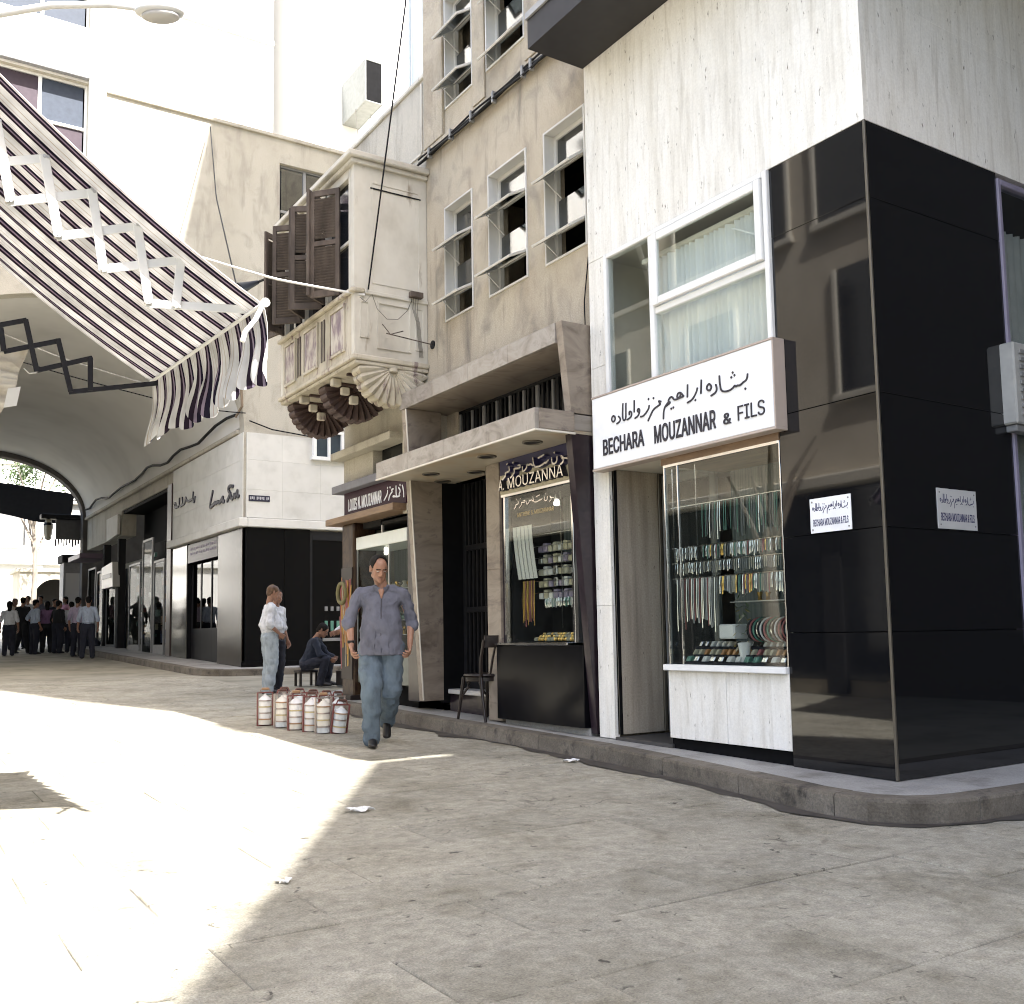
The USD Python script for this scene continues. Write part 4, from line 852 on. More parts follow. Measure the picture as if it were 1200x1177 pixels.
# recess with the display boxes, further shops
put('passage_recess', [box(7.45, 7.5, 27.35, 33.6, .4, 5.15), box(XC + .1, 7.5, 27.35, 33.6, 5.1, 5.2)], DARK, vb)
COL = [plain(f'display_{n}', c, .4) for n, c in (('cream', (.50, .46, .36)), ('red', (.30, .09, .08)), ('blue', (.10, .12, .28)), ('green', (.10, .22, .17)), ('white', (.62, .62, .60)), ('orange', (.45, .22, .08)))]
for j, (a, b, z0, z1) in enumerate(((28.0, 29.2, .9, 3.2), (29.4, 30.6, .5, 3.9), (30.9, 32.4, .9, 3.3), (34.4, 35.9, .9, 3.4), (36.2, 37.6, .9, 3.4), (37.9, 39.3, .9, 3.6))):
    c = put('show_window', [ch(XC + .05, XC + .10, a, a + .06, z0, z1, .004), ch(XC + .05, XC + .10, b - .06, b, z0, z1, .004), ch(XC + .051, XC + .099, a, b, z1, z1 + .07, .004), ch(XC + .051, XC + .3, a, b, z0 - .4, z0, .004)], STEEL, vb)
    put('pane', box(XC + .07, XC + .075, a + .06, b - .06, z0, z1), GLASSD, c)
    r2 = random.Random(j)
    for k in range(16):
        ya = r2.uniform(a + .08, b - .3); za = z0 + .05 + (z1 - z0 - .3) * k / 16
        put('display_item', ch(XC + .25, XC + .32, ya, ya + r2.uniform(.12, .4), za, za + r2.uniform(.08, .24), .004), r2.choice(COL), c)
    put('display_back', box(XC + .4, XC + .42, a, b, z0 - .4, z1), DIM, c)
put('white_sign_panel', [prism([(33.7, 4.45), (35.4, 4.35), (35.5, 5.1), (33.7, 5.1)], 'x', XC - .06, XC + .02)], CLAD, vb)
put('white_light_sign', [prism([(33.7, 3.55), (35.4, 3.45), (35.3, 2.75), (33.55, 2.75)], 'x', XC - .20, XC + .02)], plain('cream_light_sign', (.50, .48, .43), .4), vb)
put('dark_sign_bar', ch(XC - .215, XC - .20, 33.8, 35.2, 3.05, 3.2, .003), SIGNK, vb)
for yv in (33.62, 35.95): put('shop_pier', ch(XC - .02, XC + .2, yv, yv + .24, .5, 4.3, .01), DIM, vb)
put('shop_canopy', ch(XC - .75, XC + .1, 36.3, 38.6, 3.85, 4.02, .01), plain('mauve_canopy', (.13, .09, .12), .5), vb)
SA = [[(-24.851,4.67),(-24.908,4.521),(-24.758,4.391),(-24.685,4.538)],[(-24.908,4.521),(-25.167,4.496),(-25.416,4.504),(-25.593,4.673),(-25.6,4.492),(-25.838,4.474)],[(-25.891,4.665),(-25.837,4.451),(-26.185,4.468),(-26.152,4.674)],[(-26.273,4.479),(-26.63,4.473),(-26.684,4.621),(-26.503,4.599),(-26.541,4.486)]]
SB = [[(-23.174,4.476),(-23.345,4.244),(-23.412,4.104),(-23.091,4.161),(-22.951,4.207),(-22.914,4.151),(-22.742,4.203),(-22.67,4.132),(-22.467,4.19),(-22.348,4.267),(-22.397,4.12),(-22.263,4.145)],[(-21.618,4.394),(-21.877,4.438),(-22.006,4.365),(-21.807,4.259),(-22.03,4.117)],[(-21.807,4.259),(-21.738,4.111),(-21.611,4.135),(-21.518,4.222),(-21.483,4.099),(-21.36,4.202),(-21.3,4.273),(-21.308,4.117),(-21.203,4.124)]]
wls = thing('wall_script', 'dark cursive Arabic shop name fixed on the white stone by the vault', 'lettering', (XC - .02, 25, 4.4)); put('lettering', strokes(SA, .055, on_a(XC - .02), .03), SIGNK, wls)
wls = thing('wall_script', 'bold dark cursive Latin shop name fixed on the white stone near the corner', 'lettering', (XC - .02, 22, 4.1)); put('lettering', strokes(SB[:1], .075, on_a(XC - .02), .03), SIGNK, wls); put('lettering', strokes(SB[1:], .075, on_a(XC - .02), .03), SIGNK, wls)
sp = thing('street_plate', 'small dark street name plate on the white stone corner', 'sign', (6.8, YC - .05, 4.0))
put('plate', ch(6.80, 7.27, YC - .062, YC - .046, 3.995, 4.125, .003), plain('blue_black_plate', (.02, .02, .04), .4), sp)
put('lettering', [ch(6.83 + k * .036, 6.853 + k * .036, YC - .065, YC - .061, 4.03 + .012 * (k % 2), 4.095, .001) for k in range(12) if k not in (3, 9)], plain('plate_letters', (.42, .42, .44), .5), sp, kind='stuff')
cw = thing('corner_casement', 'small white two pane casement window with a dark grille on the white stone wall', 'window', (8.2, YC - .05, 5.0))
put('frame', [ch(8.24, 8.31, YC - .16, YC - .046, 5.08, 5.62, .004), ch(8.58, 8.64, YC - .16, YC - .046, 5.08, 5.62, .004), ch(8.90, 8.97, YC - .16, YC - .046, 5.08, 5.62, .004), ch(8.2, 9.0, YC - .17, YC - .046, 5.0, 5.08, .004), ch(8.24, 8.97, YC - .161, YC - .046, 5.62, 5.68, .004)], WHITE, cw)
for a in (8.31, 8.64): put('pane', box(a, a + .27, YC - .10, YC - .09, 5.08, 5.62), plain('blue_dark_pane', (.03, .045, .06), .1) if 'blue_dark_pane' not in MATS else MATS['blue_dark_pane'], cw)
put('grille', [ch(9.02, 9.6, YC - .10, YC - .047, 4.95, 5.7, .004)], DARK, cw)
cx_ = thing('vault_cable', 'sagging dark cable running along the spring of the vault', 'cables', (XC - .1, 30, 5.7))
pts = [(XC - .12 + .03 * math.sin(k * 1.7), 21.2 + k * .75, 5.86 + .07 * math.sin(k * 1.3) + .05 * math.sin(k * .6 + 1)) for k in range(25)]
put('cable', tube(pts, .035, 6), CABLE, cx_, smooth=50)
put('cable', tube([(XC - .07, 20.93, 7.2), (XC - .10, 20.92, 6.6), (XC - .07, 20.92, 6.05), (XC - .12, 21.2, 5.86)], .03, 6), plain('brown_pipe', (.20, .15, .10), .8), cx_)
put('cable', tube([(XC + .1, YC - .06, 5.75), (7.3, YC - .08, 5.6), (7.9, YC - .08, 5.55), (8.4, YC - .08, 5.5)], .015, 6), CABLE, cx_)

# ---------------------------------------------------------------- white towers behind, with the hooded opening
tw = thing('white_tower', 'sunlit blank white apartment block rising behind the vaulted building', 'building', (6, 27, 8))
put('wall', box(3.9, 9.40, 27, 34, 12.15, 25), WHITEWALL, tw); put('roof_edge', ch(3.8, 9.42, 26.93, 26.999, 18.35, 18.47, .02), WHITEWALL, tw)
t2 = thing('white_tower', 'taller white apartment block with one boxed opening high on its wall', 'building', (14, 26, 8))
put('wall', box(10.25, 24, 26, 34, 0, 28), WHITEWALL, t2)
put('window_hood', [ch(11.14, 11.18, 24.4, 26, 15.95, 17.20, .01), ch(11.64, 11.68, 24.4, 26, 15.95, 17.20, .01), ch(11.18, 11.64, 24.4, 26, 17.16, 17.20, .01), ch(11.18, 11.64, 24.4, 26, 15.95, 15.99, .01)], plain('grey_hood_metal', (.20, .21, .20), .6), t2)
put('opening', box(11.18, 11.64, 24.42, 24.44, 15.99, 17.16), DARK, t2)
for a, b in ((11.1, 11.5), (11.6, 11.7)): put('wire', tube([(a, 25.0, 15.96), (b, 25.6, 15.2), (b + .2, 25.9, 14.4)], .014, 5), STEEL, t2)

# ---------------------------------------------------------------- beyond the passage
fb = thing('far_facade', 'pale sunlit facade with tall window bays seen through the vault', 'building', (6, 64, 1.5))
W = [(x, x + 1.5, z, z + 2.6) for x in (-2, 2.0, 6.0, 10.0, 14.0) for z in (6.6, 11.5)]
P = sg.box(-14, -1, 26, 17)
for a, b, c, d in W: P = P.difference(sg.box(a, c, b, d))
put('wall', prism(P, 'y', 64, 64.4), WHITEWALL, fb)
for a, b, c, d in W:
    w_ = put('window', [ch(a - .12, a, 63.9, 64.1, c - .1, d + .1, .01), ch(b, b + .12, 63.9, 64.1, c - .1, d + .1, .01), ch(a, b, 63.9, 64.1, d, d + .12, .01), ch(a, b, 63.88, 64.1, c - .15, c, .01)], CREAM, fb)
    put('pane', box(a, b, 64.15, 64.18, c, d), STEEL, w_)
put('pilaster', [ch(x, x + .45, 63.8, 63.999, 1, 16.5, .02) for x in (-.2, 3.9, 8.0, 12.1)], WHITEWALL, fb)
put('cornice', [ch(-14, 26, 63.7, 63.999, 5.5, 5.8, .03), ch(-14, 26, 63.6, 64.4, 16.5, 17, .03)], WHITEWALL, fb)
fa = thing('arched_porch', 'low beige porch with a dark arch beyond the crowd', 'building', (8, 58, 1.3))
ar = sg.box(6.6, 1, 11.5, 4.7).difference(unary_union([sg.box(7.3, 0, 9.4, 3.3), sg.Point(8.35, 3.3).buffer(1.05)]))
put('wall', prism(ar, 'y', 58, 58.5), PLAST, fa); put('arch_inside', box(7.0, 9.7, 59.5, 59.6, 1, 4.6), DIM, fa); put('roof', ch(6.4, 11.7, 57.9, 61, 4.7, 4.9, .02), PLAST, fa); put('side', box(6.6, 6.9, 58.5, 61, 1, 4.7), PLAST, fa)
fk = thing('passage_kiosk', 'tall grey closed kiosk with a dark cap at the end of the passage', 'kiosk', (6.5, 41, .9))
put('body', ch(6.12, 7.05, 40.7, 41.6, .8, 4.0, .02), plain('kiosk_grey', (.27, .26, .245), .6), fk); put('cap', ch(6.05, 7.1, 40.6, 41.7, 4.0, 4.3, .02), DIM, fk); put('door_line', ch(6.2, 6.95, 40.69, 40.70, 1.4, 3.6, .003), VAULT, fk)
hs = thing('hanging_shop_sign', 'dark roofed hanging shop sign with pale lantern ends under the vault', 'sign', (6.2, 40.4, 4.6))
put('roof', ch(5.25, 7.0, 40.25, 40.75, 5.60, 5.78, .02), IRON, hs); put('panel', ch(5.78, 6.75, 40.42, 40.50, 4.85, 5.60, .01), plain('dim_sign_panel', (.10, .10, .105), .5), hs)
for x in (5.52, 6.92):
    l_ = put('lantern', lathe([(0, 4.78), (.11, 4.84), (.17, 5.30), (.10, 5.58), (0, 5.60)], 6, (x, 40.46, 0)), plain('lantern_glass', (.42, .38, .28), .4) if 'lantern_glass' not in MATS else MATS['lantern_glass'], hs)
    put('lantern_cap', lathe([(0, 5.42), (.19, 5.36), (.05, 5.60), (0, 5.60)], 6, (x, 40.46, 0)), IRON, l_)
put('fringe', [ch(5.75 + k * .10, 5.80 + k * .10, 40.44, 40.48, 4.58 + .06 * (k % 3), 4.85, .004) for k in range(10)], IRON, hs)
tp = thing('dark_tarpaulin', 'dark tarpaulin strung across the street beyond the vault', 'tarpaulin', (4, 44, 6))
put('cloth', solid_sheet([[(x, 43.6 + .9 * v, 7.55 + .02 * math.sin(x * 3) - 1.15 * v * (1 - .05 * u) - .55 * u ** 2 - .12 * math.sin(u * 9) * v) for v in np.linspace(0, 1, 5)] for u, x in zip(np.linspace(0, 1, 24), np.linspace(-1.5, 6.9, 24))], (0, .02, .01)), TARP, tp)
put('rope', tube([(6.9, 44.0, 6.8), (7.6, 44.2, 6.9)], .02, 6), CABLE, tp)


def tree(name, label, x, y, h, r, seed, group=None, leaves=4200):
    rr = random.Random(seed); t = thing(name, label, 'tree', (x, y, float(g(y))), group)
    put('trunk', tube([(x, y, g(y) - .1), (x + .1, y, g(y) + h * .3), (x - .05, y + .1, g(y) + h * .62)], [.16, .12, .07], 9), BARK, t, smooth=50)
    for k in range(6):
        a = k * 1.05 + rr.random(); put('limb', tube([(x, y, g(y) + h * (.35 + .04 * k)), (x + r * .4 * math.cos(a), y + r * .4 * math.sin(a), g(y) + h * (.55 + .04 * k)), (x + r * .8 * math.cos(a), y + r * .8 * math.sin(a), g(y) + h * (.7 + .03 * k))], [.06, .04, .015], 6), BARK, t)
    V, F = [], []
    cl = [(rr.gauss(0, r * .45), rr.gauss(0, r * .45), h * .78 + rr.gauss(0, h * .11)) for _ in range(26)]
    for i in range(leaves):
        c = cl[rr.randrange(26)]; p = np.array([x + c[0] + rr.gauss(0, r * .17), y + c[1] + rr.gauss(0, r * .17), g(y) + c[2] + rr.gauss(0, r * .14)])
        a = np.array([rr.gauss(0, 1) for _ in range(3)]); a /= np.linalg.norm(a); b = np.cross(a, [rr.gauss(0, 1) for _ in range(3)]); b /= np.linalg.norm(b); s = rr.uniform(.05, .10); n0 = len(V)
        V += [p - a * s, p + b * s * .45, p + a * s, p - b * s * .45]; F += [[n0, n0 + 1, n0 + 2], [n0, n0 + 2, n0 + 3]]
    if leaves: put('crown', (np.array(V), np.array(F)), LEAF, t)
tree('street_tree', 'leafy green tree standing in the sun beyond the vault', 6.6, 53, 10.5, 2.3, 5)
tree('bare_tree', 'small thin street tree across from the corner shop', -.75, 10.3, 4.6, .9, 8, leaves=0)
# ---------------------------------------------------------------- the rest of the square (outside the picture: it shades the street and shows in the glass)
def block(name, label, poly, z1, face, wins, m, ytop=None):
    t = thing(name, label, 'building', (poly[0][0], poly[0][1], 0))
    put('wall', prism(poly, 'z', -.3, z1), m, t); put('parapet', prism(sg.Polygon(poly).buffer(.12, join_style=2), 'z', z1, z1 + .25), m, t)
    for (ax, c, a, b, z0, zz) in wins:
        if ax == 'x':
            w_ = put('window', [ch(c - .03, c + .05, a - .08, a, z0, zz, .01), ch(c - .03, c + .05, b, b + .08, z0, zz, .01), ch(c - .05, c + .08, a - .12, b + .12, z0 - .1, z0, .01)], CREAM, t); put('pane', box(c, c + .012, a, b, z0, zz), DARKDOOR, w_)
        else:
            w_ = put('window', [ch(a - .08, a, c - .05, c + .03, z0, zz, .01), ch(b, b + .08, c - .05, c + .03, z0, zz, .01), ch(a - .12, b + .12, c - .08, c + .05, z0 - .1, z0, .01)], CREAM, t); put('pane', box(a, b, c - .0, c + .012, z0, zz), DARKDOOR, w_)
    return t
block('opposite_building', 'stone faced building across the street with dark window openings, seen in the polished granite', [(-1.5, 3.2), (-1.5, 20.9), (-9, 20.9), (-9, 3.2)], 9.2, 'x',
      [('x', -1.5, y, y + 1.1, 4.5, 6.4) for y in (5.0, 8.4, 11.6, 14.4, 17.2)] + [('x', -1.5, y, y + 2.5, 7.2, 8.9) for y in (4.2, 7.3, 10.4, 13.5, 16.6)], mat('sand_stone_facade', [(.50, .44, .35), (.62, .56, .46)], 1.2, rough=.85, bump=.2))
opb = stage.GetPrimAtPath('/World/opposite_building')
put('shop_front', ch(-1.5, -1.44, 3.3, 20.8, .3, 3.1, .01), DARKDOOR, opb); put('shop_cornice', ch(-1.5, -1.2, 3.2, 20.9, 3.12, 3.3, .02), CREAM, opb)
for y in (6.4, 9.6, 12.8, 16.0): put('shop_pier', ch(-1.5, -1.40, y, y + .35, .1, 3.1, .01), DIM, opb)
block('corner_block', 'rendered block behind the camera on the far side of the side street', [(3.85, -7.5), (6.35, -3.4), (18, -3.4), (18, -16), (-1.35, -16)], 14.0, 'y', [], plain('dark_block_render', (.075, .07, .062), .9))
block('tall_block', 'taller set back block of the corner building behind the camera', [(7.3, -3.6), (18, -3.6), (18, -4.4), (7.3, -4.4)], 19.5, 'y', [], PLAST)
block('high_tower', 'highest tower standing behind the camera over the side street', [(8.3, -4.45), (18, -4.45), (18, -5.6), (8.3, -5.6)], 42, 'y', [], PLAST)
block('side_street_end', 'dark stone building closing the side street', [(13.5, -3.35), (18, -3.35), (18, 3.2), (13.5, 3.2)], 16, 'x', [], plain('dark_street_stone', (.06, .055, .05), .9))
block('rear_wing', 'tall rear wing standing behind the tan building', [(8.4, 4.6), (16, 4.6), (16, 12), (8.4, 12)], 24, 'y', [], CONC)

# ---------------------------------------------------------------- striped awning
BANDS = [(0, (.74, .74, .74)), (.16, (.48, .40, .30)), (.185, (.74, .74, .74)), (.35, (.56, .45, .42)), (.375, (.74, .74, .74)), (.47, (.030, .026, .045)), (.62, (.34, .28, .36)), (.71, (.040, .028, .045)), (.86, (.72, .71, .70))]
STRIPE = stripes('awning_stripes', 'y', .152, BANDS, .38, .1); STRIPE_V = stripes('valance_stripes', 'x', .152, BANDS, .22, .1, uv=True)
ay0, ay1 = 4.74, 6.56
def fabric_z(u, d):
    """u: 0 near edge .. 1 far edge; d: distance back from the front bar."""
    return 2.72 + (.56 * d + .12 * d ** 2 if d < 1.2 else .845 + .85 * (d - 1.2)) + .012 * math.sin(u * 40) * min(1, d)
aw = thing('striped_awning', 'faded white awning with dark stripes and ragged valance on folding lattice arms', 'awning', (1.55, 5.6, 2.7))
xf = lambda u: 1.61 - .12 * u
F = [[(xf(u) - d, ay0 + (ay1 - ay0) * u, fabric_z(u, d)) for d in np.linspace(0, 3.05, 30)] for u in np.linspace(0, 1, 60)]
put('fabric', solid_sheet(F, (0, 0, -.004)), STRIPE, aw, smooth=30)
n = 260; Vv = []
for k in range(n):
    u = k / (n - 1); yv = ay0 + (ay1 - ay0) * u
    fold = .030 * math.sin(u * 66 + .8 * math.sin(u * 9)) + .012 * math.sin(u * 21)
    drop = .24 + .115 * abs(math.sin(u * math.pi * 10.2 + .4)) ** .8 + .08 * meshkit.fbm(np.array([[u * 14, 0, 0]]), 3, 5)[0]
    Vv.append([(xf(u) + .022 * math.sin(math.pi * min(1, v * 1.2)) + fold * v ** 1.3 + .02 * u * v, yv + .30 * v * u ** 3 + .012 * v * math.cos(u * 66), 2.716 - drop * v) for v in np.linspace(0, 1, 9)])
val = solid_sheet(Vv, (-.003, 0, 0)); uvx = np.repeat(ay0 + (ay1 - ay0) * np.linspace(0, 1, n), 9); uvx = np.concatenate([uvx, uvx])
val.apply_translation(-ORIGIN[str(aw.GetPath())])
usdkit.mesh(stage, path_for('valance', aw), val, STRIPE_V, True, uv=np.stack([uvx, uvx * 0], 1))
put('front_bar', tube([(xf(0) - .03, ay0 - .05, 2.70), (xf(1) - .03, ay1 + .02, 2.70)], .010, 8), WHITE, aw)
put('bar_end', tube([(1.60, ay0 - .055, 2.715), (1.60, ay0 - .03, 2.715)], .022, 12), WHITE, aw)
put('bar_end_hook', tube([(1.585, ay0 - .05, 2.70), (1.55, ay0 - .05, 2.62), (1.50, ay0 - .045, 2.55), (1.485, ay0 - .05, 2.50)], .013, 7), WHITE, aw)
steep = [((.43, 3.25), (.46, 3.05)), ((.61, 3.31), (.68, 2.94)), ((.82, 3.20), (.88, 2.81)), ((1.03, 3.07), (1.09, 2.69)), ((1.24, 2.94), (1.22, 2.69))]
flat = [((.43, 3.24), (.61, 3.31)), ((.46, 3.06), (.83, 3.19)), ((.67, 2.94), (1.04, 3.07)), ((.87, 2.82), (1.25, 2.94)), ((1.08, 2.69), (1.63, 2.745))]
steep = steep[1:]; flat = flat[1:]
for k in range(1, 5): steep.insert(0, ((.61 - .205 * k, 3.31 + .125 * k), (.68 - .205 * k, 2.94 + .125 * k)))
for k in range(1, 5): flat.insert(0, ((.46 - .205 * k, 3.06 + .125 * k), (.83 - .205 * k, 3.19 + .12 * k)))
for i, (a, b) in enumerate(steep): put('lattice_bar', bar((a[0], 4.905, a[1]), (b[0], 4.905, b[1]), .042, .010, up=(0, 1, 0)), WHITE, aw)
for i, (a, b) in enumerate(flat): put('lattice_bar', bar((a[0], 4.92, a[1]), (b[0], 4.92, b[1]), .042, .010, up=(0, 1, 0)), WHITE, aw)
for (a, b) in steep + flat:
    for p in (a, b): put('rivet', cyl((p[0], 4.896, p[1]), (p[0], 4.928, p[1]), .008, 8), ALU, aw)
put('arm_strut', bar((-.18, 4.92, 3.45), (-1.5, 4.92, 3.9), .03, .012), WHITE, aw)
ks = [((.59, 2.90), (.61, 2.76)), ((.72, 2.97), (.79, 2.66)), ((.90, 2.88), (.98, 2.56)), ((1.085, 2.79), (1.09, 2.58))]
kf = [((.57, 2.92), (.73, 2.98)), ((.61, 2.76), (.91, 2.87)), ((.79, 2.67), (1.10, 2.79)), ((.97, 2.56), (1.49, 2.68))]
kf = kf[1:]
for k in range(1, 4): ks.insert(0, ((.59 - .18 * k, 2.95 + .10 * k), (.61 - .18 * k, 2.76 + .10 * k))); kf.insert(0, ((.61 - .18 * k, 2.76 + .10 * k), (.91 - .18 * k, 2.87 + .10 * k)))
BLUEBLACK = plain('blue_black_paint', (.004, .004, .010), .5)
for a, b in ks: put('far_lattice_bar', bar((a[0], 6.41, a[1]), (b[0], 6.41, b[1]), .030, .010, up=(0, 1, 0)), BLUEBLACK, aw, label=None)
for a, b in kf: put('far_lattice_bar', bar((a[0], 6.423, a[1]), (b[0], 6.423, b[1]), .030, .010, up=(0, 1, 0)), BLUEBLACK, aw)
put('arm_strut', bar((.05, 6.42, 3.1), (-1.5, 6.42, 3.7), .03, .012), BLUEBLACK, aw)
put('wall_roller', cyl((-1.42, ay0 - .1, fabric_z(0, 3.03)), (-1.42, ay1 + .1, fabric_z(1, 3.03)), .06), CANVAS, aw)

cv = thing('rolled_canvas', 'weathered rolled canvas shade hanging at the left edge under the awning', 'canvas', (.5, 6.75, 2.5))
pts = [(-1.45, 2.62), (-.2, 2.60), (.35, 2.70), (.60, 2.80), (.73, 2.845), (.764, 2.84), (.724, 2.72), (.69, 2.58), (.62, 2.42), (.50, 2.30), (.2, 2.26), (-1.45, 2.3)]
m = prism(pts, 'y', 6.60, 6.95).subdivide_to_size(.05)
nz = meshkit.fbm(m.vertices * 7, 4, 4) - .5; nz2 = meshkit.fbm(m.vertices * [3, 14, 20], 3, 9) - .5
m.vertices += np.stack([nz * .05, nz2 * .10, nz * .06], 1); put('canvas', m, CANVAS, cv, smooth=60)
put('white_tag', solid_sheet([[(.635 + .07 * a + .02 * b, 6.585, 2.46 + .12 * b + .02 * a) for a in np.linspace(0, 1, 4)] for b in np.linspace(0, 1, 4)], (0, .004, 0)), PAPER, cv)
put('cord', tube([(.74, 6.6, 2.72), (.77, 6.6, 2.69), (.81, 6.6, 2.70)], .004, 5), WHITECABLE, cv)

# ---------------------------------------------------------------- street lamp on its curved arm
la = thing('street_lamp', 'white street lamp head on a long curved arm against the sunlit wall', 'street lamp', (-1.5, 13.3, 6.2))
LAMPW = plain('lamp_white', (.62, .62, .60), .4)
put('arm', tube([(-1.5, 13.3, 6.3), (-.9, 12.95, 7.0), (-.2, 12.5, 7.55), (.4, 12.1, 7.83), (.98, 11.75, 7.97), (1.45, 11.43, 8.05), (2.0, 11.08, 8.05), (2.25, 10.93, 8.01)], [.05, .048, .045, .042, .04, .038, .036, .034], 10), LAMPW, la, smooth=60)
hd = trimesh.creation.icosphere(3, 1.0); hd.apply_scale([.27, .15, .075]); hd.vertices[:, 2] *= np.where(hd.vertices[:, 2] > 0, 1.25, .8)
R_ = trimesh.transformations.rotation_matrix(math.atan2(-.15, .24), [0, 0, 1]); hd.apply_transform(R_); hd.apply_translation((2.46, 10.80, 7.96)); put('lamp_head', hd, LAMPW, la, smooth=True)
bw = trimesh.creation.icosphere(3, 1.0); bw.apply_scale([.21, .115, .05]); bw.apply_transform(R_); bw.apply_translation((2.47, 10.79, 7.905)); put('lamp_bowl', bw, plain('lamp_bowl_glass', (.45, .44, .42), .2), la, smooth=True)

# ---------------------------------------------------------------- wires across the street
def wire(label, pts, r, m, sag=0):
    p = np.array(pts, float); n = 26; t = np.linspace(0, 1, n); q = np.array([np.interp(t, np.linspace(0, 1, len(p)), p[:, k]) for k in range(3)]).T; q[:, 2] -= sag * 4 * t * (1 - t)
    w_ = thing('wire', label, 'wire', q[0]); put('cable', tube(q, r, 6), m, w_, smooth=60)
wire('long black wire running down past the parapet to the balcony end wall', [(4.46, 8.6, 9.0), (4.72, 9.25, 8.04), (4.55, 9.90, 4.90)], .010, CABLE)
wire('thin dark wire hanging slack in front of the vaulted building wall', [(5.84, 20.8, 12.1), (4.95, 17.2, 8.9), (4.40, 14.2, 6.25)], .012, CABLE)
wire('twisted white cable slung from the left to the balcony sill', [(-1.5, 16.5, 7.4), (3.06, 12.0, 5.80), (3.66, 10.4, 5.06), (4.52, 9.92, 4.84)], .014, WHITECABLE, .05)
wire('thin black wire crossing under the vault mouth', [(.2, 20.8, 6.9), (4.5, 20.9, 6.3), (6.7, 20.9, 5.9)], .012, CABLE, .25)
wire('pale cord strung below the vault beside the black lattice arm', [(-.1, 22, 8.0), (3.2, 22.5, 7.15), (6.6, 23.5, 6.7)], .014, WHITECABLE, .1)
wire('thin black wire along the tan wall beside the white travertine', [(M - .02, 6.86, 4.4), (M - .025, 6.93, 4.0), (M - .03, 6.90, 3.2), (M - .03, 6.84, 2.8)], .006, CABLE)
ls2 = thing('lamp_shade', 'dark tilted lamp shade behind the end of the awning', 'lamp', (4.55, 14.2, 6.25))
put('shade', [tube([(4.35, 14.0, 6.12), (4.50, 14.1, 6.22), (4.72, 14.2, 6.36)], [.10, .07, .03], 12)], IRON, ls2, smooth=40); put('arm', tube([(4.72, 14.2, 6.36), (5.1, 13.2, 6.42), (M, 12.3, 6.4)], .02, 6), IRON, ls2)

# ---------------------------------------------------------------- bentwood chair
def seat_chair(loc, rotz):
    t = thing('bentwood_chair', 'dark bentwood chair on the pavement outside the iron gate', 'chair', loc, rotz=rotz)
    # local: faces +y, seat .45 high
    L = lambda n, m, k=False, s=50: put(n, m, WOOD, t, s, local=True)
    L('seat', lathe([(0, .43), (.195, .43), (.21, .445), (.20, .462), (.17, .458), (0, .452)], 28))
    L('seat_ring', lathe([(.165, .39), (.19, .39), (.19, .43), (.165, .43)], 28))
    for sx in (-1, 1):
        L('leg', tube([(sx * .15, .14, .43), (sx * .165, .165, .25), (sx * .185, .20, 0)], [.020, .019, .014], 9))
        L('leg', tube([(sx * .145, -.14, .44), (sx * .17, -.20, .22), (sx * .19, -.27, 0)], [.020, .018, .014], 9))
        L('back_post', tube([(sx * .15, -.15, .44), (sx * .185, -.20, .62), (sx * .19, -.255, .80)], [.018, .016, .015], 9))
        L('brace', tube([(sx * .14, .10, .40), (sx * .155, .05, .33), (sx * .165, .17, .22)], .010, 7))
        L('brace', tube([(sx * .10, .155, .40), (sx * .06, .16, .36), (sx * .15, .175, .24)], .010, 7))
    A = [[(.21 * math.sin(a) , -.235 - .055 * math.cos(a) - .02 * (z - .7), z) for z in (.725, .745, .80, .835, .845)] for a in np.linspace(-1.05, 1.05, 22)]
    L('back_rail', solid_sheet(A, (0, .018, 0)))
    for sx in (-.05, .0, .05): L('back_slat', tube([(sx, -.17, .45), (sx * 1.1, -.215, .6), (sx * 1.2, -.27, .74)], [.011, .012, .011], 8))
    return t
seat_chair((5.26, 8.70, float(g(8.70)) + .131), math.radians(6))

